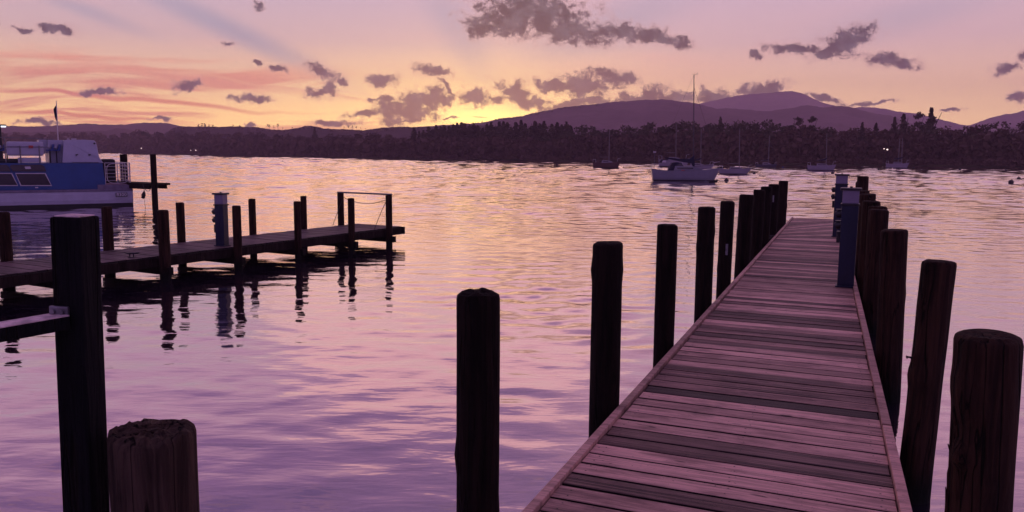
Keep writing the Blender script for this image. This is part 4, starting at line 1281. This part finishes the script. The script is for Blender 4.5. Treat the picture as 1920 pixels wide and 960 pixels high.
# small jetty behind the ferry
YJ = 34.6
jz = W(280, 348, YJ).z
ja = W(236, 345, YJ + 1.2); jb = W(299, 348, YJ)
e = empty('jetty', (jb.x, jb.y, 0), math.atan2(jb.y - ja.y, jb.x - ja.x), 'small dark jetty sticking out behind the ferry\'s stern', 'jetty')
MB().box((-1.6, 0, jz + .06), (3.3, 1.0, .09)).build('deck', M['beam'], e)
MB().box((-1.75, -.4, jz - .07), (3.3, .1, .15)).build('beam', M['beam'], e)
MB().box((-1.75, .4, jz - .07), (3.3, .1, .15)).build('beam', M['beam'], e)
P = W(289, 389, YJ - .3)
add_post((W(289, 340, YJ - .55).x, YJ - .55), .125, W(289, 289.5, YJ - .55).z, 501, 'tall thin dark post at the tip of the small jetty right of the ferry', 'dark posts of the small jetty', mat='post_dark', taper=.98, rings=12)
add_post((W(232.5, 310, 39).x, 39), .17, W(232, 289.5, 39).z, 502, 'thick dark post seen through the ferry\'s stern railing', 'dark posts of the small jetty', mat='post_dark', taper=1, rings=12)
a = W(267, 346, YJ - .6); b_ = W(286, 346, YJ - .6)
o = rope(a, b_, .28, .012).build('rope', M['rope']); tag(o, 'slack loop of rope under the small jetty by the ferry', 'rope')
a = W(270, 357, YJ - .6)
fe = empty('fender', (a.x, a.y, a.z), 0, 'dark teardrop fender hanging under the small jetty by the ferry\'s stern', 'fender')
MB().tube([(0, 0, 0), (.0, 0, -.08), (-.03, 0, -.2), (-.05, 0, -.31), (-.03, 0, -.35)], [.015, .05, .09, .085, .03], 12).build('body', M['black'], fe)
MB().tube([(0, 0, 0), (.0, 0, .25)], .01, 6).build('line', M['rope'], fe)
MB().tube([(-.01, 0, -.33), (.02, 0, -.7), (.02, 0, -.95)], .008, 6).build('trailing_line', M['rope'], fe)


# ------------------------------------------------------------------ sailing boats
def hull_mesh(L, B, fb, dr=.12, bow_rise=.18, stern=.72, over=.10):
    """bow at +x, waterline z=0, freeboard fb"""
    st = []; n_ = 15
    for i in range(n_):
        t = i / (n_ - 1)
        w = B / 2 * (stern + (1 - stern) * math.sin(math.pi * min(1, t * 1.15) * .5)) if t < .5 else B / 2 * max(.02, (1 - ((t - .5) / .5) ** 2.2))
        sheer = fb * (1 + bow_rise * (t - .35) ** 2 * 4 + (.06 if t < .1 else 0))
        xb = -L / 2 + L * t
        row = []
        prof = [(0, -dr), (.55, -dr * .7), (.86, .0), (.96, fb * .45), (1.0, 1.0)]
        for k, (a_, z_) in enumerate(prof):
            zz = sheer if k == 4 else z_
            # overhangs: waterline shorter than deck
            xx = xb
            ov = (sheer - zz) / (sheer + dr)
            if t > .8: xx -= ov * L * over * ((t - .8) / .2) ** 1.2
            if t < .12: xx += ov * L * .035 * (1 - t / .12)
            row.append((xx, a_ * w, zz))
        st.append([(x, -y, z) for x, y, z in reversed(row)] + row[1:])
    m_ = len(st[0]); vs = [p for r_ in st for p in r_]
    fs = [(j * m_ + k, j * m_ + k + 1, (j + 1) * m_ + k + 1, (j + 1) * m_ + k) for j in range(n_ - 1) for k in range(m_ - 1)]
    mb = MB(); mb.add(vs, fs, smooth=True); mb.add(st[0], [tuple(range(m_))])
    dk = MB(); edge = [(r_[0], r_[-1]) for r_ in st]
    v2 = []
    for a, b_ in edge: v2 += [(a[0], a[1] * .97, a[2] - .01), (b_[0], b_[1] * .97, b_[2] - .01)]
    dk.add(v2, [(2 * j, 2 * j + 1, 2 * j + 3, 2 * j + 2) for j in range(n_ - 1)])
    def sheer_at(x):
        t = (x + L / 2) / L; return fb * (1 + bow_rise * (t - .35) ** 2 * 4)
    return mb, dk, sheer_at


def sailboat(name, px0, px1, ywl, mast_px, mast_top_y, label, hullm, heading=0.0, fb=.0115, masts=1, cover='navycloth', cabin=True, hood=False, boot=True, group='sailing boats moored off the far shore', over=.1, cab_h=1.0, mast2=None, mastm='mast', cover_on=True, forestay=True, Lk=1.0):
    cxp = (px0 + px1) / 2
    P = G(cxp, ywl, 0); D = P.y
    base_rz = -math.atan2(P.x, P.y)
    L = (px1 - px0) * D / F / math.cos(heading) * math.cos(base_rz) * Lk
    e = empty(name, (P.x, P.y, 0), base_rz + heading, label, 'sailboat', group)
    inv = (Matrix.Translation(P) @ Matrix.Rotation(base_rz + heading, 4, 'Z')).inverted()
    def lo(px, py, v=0):
        o_ = inv @ Vector((0, 0, H)); d = inv.to_3x3() @ ray(px, py); t = (v - o_.y) / d.y; p = o_ + d * t; return p.x, p.z
    FB = fb * D
    hb, dk, sh = hull_mesh(L, L * .3, FB, over=over)
    h = hb.build('hull', M[hullm], e)
    if boot:
        b2, _, _ = hull_mesh(L * .955, L * .283, FB * .16, .15, 0, over=.03); 
        b2.build('boot_stripe', M['boot'], e)
    dk.build('deck', M['hullg'], e)
    mx_, mz = lo(mast_px[0], mast_top_y)
    mbx, _ = lo(mast_px[1], ywl - 10)
    r_ = max(.035, .0006 * D)
    z0_ = sh(mbx) - .02
    mast = MB().tube([(mbx, 0, z0_), (mx_, 0, mz)], [r_, r_ * .75], 8).build('mast', M[mastm], e)
    wr_ = max(.010, .00011 * D)
    MB().tube([(mbx - .02, -.12 * L, z0_ + (mz - z0_) * .55), (mbx - .02, .12 * L * 0, z0_ + (mz - z0_) * .56)], wr_, 5)
    if forestay: MB().tube([(L * .49, 0, sh(L * .49)), (mx_ + .02, 0, z0_ + (mz - z0_) * .88)], wr_ * 1.1, 5).build('forestay', M['wire'], e)
    MB().tube([(-L * .48, 0, sh(-L * .48)), (mx_ - .02, 0, mz - .03)], wr_ * .6, 5).build('backstay', M['wire'], e)
    for s_ in (-1, 1): MB().tube([(mbx - .05, s_ * L * .13, sh(mbx)), (mx_, 0, z0_ + (mz - z0_) * .85)], wr_ * .5, 5).build('shroud', M['wire'], e)
    if cabin:
        c0, c1 = -L * .18, L * .24; ch = FB * .42 * cab_h; w_ = L * .095
        def pr(x): return sh(x) - .02
        poly = [(c0, pr(c0)), (c1, pr(c1)), (c1 - L * .09, pr(c1) + ch * .55), (mbx, pr(0) + ch), (c0 + L * .02, pr(c0) + ch * 1.08)]
        cb_ = MB().prism(poly, -w_, w_).build('cabin', M[hullm if hullm in ('hullw', 'hullg') else 'hullg'], e)
        x0_, x1_ = c0 + L * .05, mbx - L * .02
        if x1_ - x0_ < L * .06: x1_ = x0_ + L * .1
        zc_ = pr(0) + ch * .55
        for s_ in (-1, 1): MB().box(((x0_ + x1_) / 2, s_ * (w_ + .006), zc_), (x1_ - x0_, .02, ch * .3)).build('window', M['glass'], cb_)
    # boom and furled sail under its cover
    bl = L * .33; bz = sh(0) + FB * (.42 * cab_h + .62)
    MB().tube([(mbx, 0, bz), (mbx - bl, 0, bz - .02)], r_ * .7, 6).build('boom', M[mastm], e)
    if cover_on:
        mb = MB(); mb.tube([(mbx + r_ * 1.2, 0, bz + FB * .5), (mbx - .05 * L, 0, bz + FB * .2), (mbx - bl * .5, 0, bz + .05 * FB), (mbx - bl * .98, 0, bz + .03)], [FB * .10, FB * .20, FB * .15, FB * .05], 8)
        mb.build('sail_cover', M[cover], e)
    # bow and stern rails
    rr_ = max(.012, .00014 * D); hh = FB * .55
    mb = MB()
    for s_ in (-1, 1):
        mb.tube([(L * .49, 0, sh(L * .49) + hh), (L * .40, s_ * L * .05, sh(L * .4) + hh), (L * .38, s_ * L * .055, sh(L * .38))], rr_, 5)
    mb.build('bow_rail', M['alu'], e)
    mb = MB()
    for s_ in (-1, 1):
        mb.tube([(-L * .38, s_ * L * .1, sh(-L * .38)), (-L * .39, s_ * L * .1, sh(-L * .4) + hh), (-L * .485, s_ * L * .09, sh(-L * .48) + hh), (-L * .485, s_ * L * .09, sh(-L * .48))], rr_, 5)
    mb.tube([(-L * .485, -L * .09, sh(-L * .48) + hh), (-L * .485, L * .09, sh(-L * .48) + hh)], rr_, 5)
    mb.build('stern_rail', M['alu'], e)
    if mast2:
        a, _z = lo(mast2[0], mast2[1]); MB().tube([(a, 0, sh(a)), (a, 0, _z)], r_ * .8, 6).build('mast', M[mastm], e)
    return e, L, sh, lo, FB, mbx, mx_, mz, bz


# the big white yacht
e, L, sh, lo, FB, mbx, mx_, mz, bz = sailboat('sailboat', 1220, 1349, 340.5, (1301.3, 1300), 141, 'nearest and largest yacht, white with tall dark mast and navy sail cover', 'hullw', heading=.12, fb=.0135, cover_on=False, mastm='mastk')
c0 = -L * .30
mb = MB(); w_ = L * .09
hx0, hz0 = lo(1252, 320); hx1, hz1 = lo(1283, 318)
ztop = lo(1270, 304)[1]
arc = [(hx0, sh(hx0)), (hx0 + .12, hz0 + .3), (lo(1259, 306)[0], ztop - .06), (lo(1268, 304)[0], ztop), (lo(1276, 305)[0], ztop - .03), (hx1, hz1 + .15), (hx1, sh(hx1))]
mb.prism(arc, -w_, w_); hood = mb.build('spray_hood', M['navycloth'], e)
MB().prism([lo(*p) for p in ((1263, 315), (1270, 307.5), (1275, 306), (1280, 311.5), (1275, 314.5))], -w_ - .02, -w_ - .004).build('hood_window', M['glass'], hood)
# boom cover shaped as in the picture
cv = [lo(*p) for p in ((1302, 291), (1299.5, 292.5), (1293, 297.5), (1275, 298), (1259, 296), (1246, 295), (1247.5, 296.8), (1262, 300), (1280, 304), (1296, 306), (1300, 314), (1302.5, 313))]
MB().prism(cv, -.09, .09).build('sail_cover', M['navycloth'], e)
# masthead gear
mb = MB(); mb.tube([(mx_ - .02, 0, mz), (mx_ + .1, 0, mz + .08), (mx_ + .33, 0, mz + .1), (mx_ + .36, 0, mz + .2), (mx_ + .25, 0, mz + .22)], .014, 5); mb.tube([(mx_, 0, mz), (mx_ - .14, 0, mz + .1)], .012, 5)
mb.tube([(mx_, 0, mz), (mx_ - .02, 0, mz + .35)], .006, 4); mb.build('wind_vane', M['wire'], e)
# stern pole with wind generator
x_, z_ = lo(1227.5, 286)
gp = MB().tube([(x_, 0, sh(-L * .45)), (x_, 0, z_)], .02, 6).build('stern_pole', M['mast'], e)
MB().tube([(x_ - .09, 0, z_ + .04), (x_ + .07, 0, z_ + .04), (x_ + .14, 0, z_ + .06)], [.05, .06, .02], 8).tube([(x_ - .09, 0, z_ - .05), (x_ - .10, 0, z_ + .16)], .02, 5).build('wind_generator', M['alu'], gp)
for s_ in (-1, 1):
    MB().tube([(-L * .42, s_ * L * .11, sh(0) + .34), (0, s_ * L * .145, sh(0) + .32), (L * .42, s_ * L * .04, sh(L * .4) + .32)], .007, 5).build('guard_wire', M['wire'], e)
x_, z_ = lo(1279, 319); MB().box((x_, -L * .098, z_), (.3, .01, .05)).build('red_stripe', M['red'], e)

sailboat('sailboat', 1111, 1163, 315.6, (1143, 1141.5), 242.5, 'small yacht with a maroon hull and one thin mast, leftmost of the moored yachts', 'hullr', fb=.0068, mastm='mastd', cover_on=False)
e2, L2, sh2, lo2, *_ = sailboat('sailboat', 1234, 1292, 313.8, (1268, 1267), 231, 'pale yacht partly hidden behind the largest one, with a dark framed canopy at its stern', 'hullg', fb=.0088, mastm='mastd', cover_on=False)
mb = MB(); w_ = L2 * .12
mb.prism([lo2(*p) for p in ((1235, 305), (1240, 299), (1252, 298.5), (1258, 305))], -w_, w_).build('canopy', M['navycloth'], e2)
MB().prism([lo2(*p) for p in ((1241, 304.5), (1243, 301), (1249, 301), (1249, 304.5))], -w_ - .03, -w_ - .004).build('canopy_window', M['alu'], e2)
sailboat('sailboat', 1272, 1338, 318.8, (1315, 1313.5), 241, 'low pale yacht behind the largest, its mast showing right of the largest one\'s mast', 'hullg', fb=.0058, mastm='mastd')
sailboat('sailboat', 1347, 1410, 327.2, (1387, 1386), 240.5, 'low grey-white yacht just right of the largest yacht, pointed bow to the right', 'hullg', fb=.0066, mastm='mastd', over=.2, cover_on=False)
sailboat('sailboat', 1416, 1457, 314.3, (1443, 1440.5), 254.5, 'small dark-hulled yacht with pale cabin above the left pier posts', 'hulln', fb=.0038, mastm='mastd', cab_h=1.6)
e6, L6, sh6, lo6, *_ = sailboat('sailboat', 1513, 1567, 320.4, (1550.5, 1549), 250, 'pale yacht with outboard motor at its stern, just left of the far blue pedestal', 'hullg', fb=.0063, mastm='mastd')
x_, z_ = lo6(1514.5, 316); MB().box((x_ - .08, 0, z_ + .05), (.35, .3, .42), bev=.08).tube([(x_ - .08, 0, z_), (x_ - .08, 0, -.2)], .07, 8).build('outboard_motor', M['black'], e6)
sailboat('sailboat', 1660, 1704, 315.8, (1692, 1690.5), 259, 'pale two-masted yacht alone at the far right above the pier posts', 'hullg', fb=.0056, mastm='mastd', mast2=(1687.3, 260))
# small dark dinghy beside bow of the largest yacht
P = G(1353, 315.6, 0)
dg = empty('dinghy', (P.x, P.y, 0), -math.atan2(P.x, P.y), 'tiny dark dinghy floating right of the largest yacht\'s bow', 'dinghy')
a_, b_, _ = hull_mesh(1.0, .5, .28); a_.build('hull', M['black'], dg); b_.build('thwart_deck', M['hulln'], dg)


def buoy(x, ywl, rpx, label, mat='buoy'):
    P = G(x, ywl, 0); r_ = rpx * P.y / F
    e = empty('mooring_buoy', (P.x, P.y, r_ * .45), random.uniform(0, 6), label, 'buoy', 'mooring buoys scattered on the lake')
    bm = bmesh.new(); bmesh.ops.create_uvsphere(bm, u_segments=16, v_segments=12, radius=r_)
    mb = MB(); mb.add([v.co.copy() for v in bm.verts], [[v.index for v in f.verts] for f in bm.faces], smooth=True); bm.free(); mb.build('float', M[mat], e)
    MB().tube([(0, 0, r_ * .9), (0, 0, r_ * 1.15), (r_ * .2, 0, r_ * 1.3), (r_ * .35, 0, r_ * 1.1), (r_ * .25, 0, r_ * .9)], r_ * .08, 6).build('ring', M['cap'], e)


for b_ in ((1362, 340.5, 4.2, 'round dark buoy in front of the largest yacht\'s bow'), (1414, 326.5, 2.8, 'dark buoy just right of the low grey-white yacht\'s bow'),
           (1197.5, 313.5, 1.5, 'tiny dark buoy between the maroon yacht and the largest yacht'), (1169, 315, 1.5, 'tiny dark buoy at the maroon yacht\'s bow'),
           (1468, 315.2, 2.0, 'small blue buoy right of the dark-hulled yacht'), (1561, 325.6, 2.9, 'dark buoy left of the far blue pedestal\'s cap'),
           (1498, 312.4, 1.4, 'tiny buoy close to the far shore left of the yacht with the outboard'), (1616, 314.3, 1.7, 'tiny buoy with pick-up pole near the far shore above the pier\'s tall end post'),
           (1647, 318.3, 1.6, 'tiny buoy left of the two-masted yacht'), (1713, 316, 1.9, 'small buoy just right of the two-masted yacht'),
           (1799.7, 318.3, 2.3, 'small flat buoy midway between the two-masted yacht and the right edge'), (1886, 320, 2.0, 'small leaning buoy near the far shore at the right edge'),
           (1910, 336.6, 3.4, 'dark buoy at the right edge, farther and higher of the close pair'), (1895.5, 344, 4.8, 'largest dark buoy at the right edge, nearer of the close pair'),
           (530, 304, 1.7, 'single tiny buoy on the open water above the left pier'), (1576, 320, 1.0, 'faint tiny buoy above and right of the far blue pedestal')):
    buoy(*b_[:3], b_[3], 'buoyb' if 'blue buoy' in b_[3] else 'buoy')
o = rope(G(1343, 341, 0) + Vector((0, 0, .25)), G(1359, 340.5, 0) + Vector((0, 0, .05)), .1, .02).build('mooring_line', M['rope']); tag(o, 'mooring line from the largest yacht\'s bow down to its buoy', 'rope')
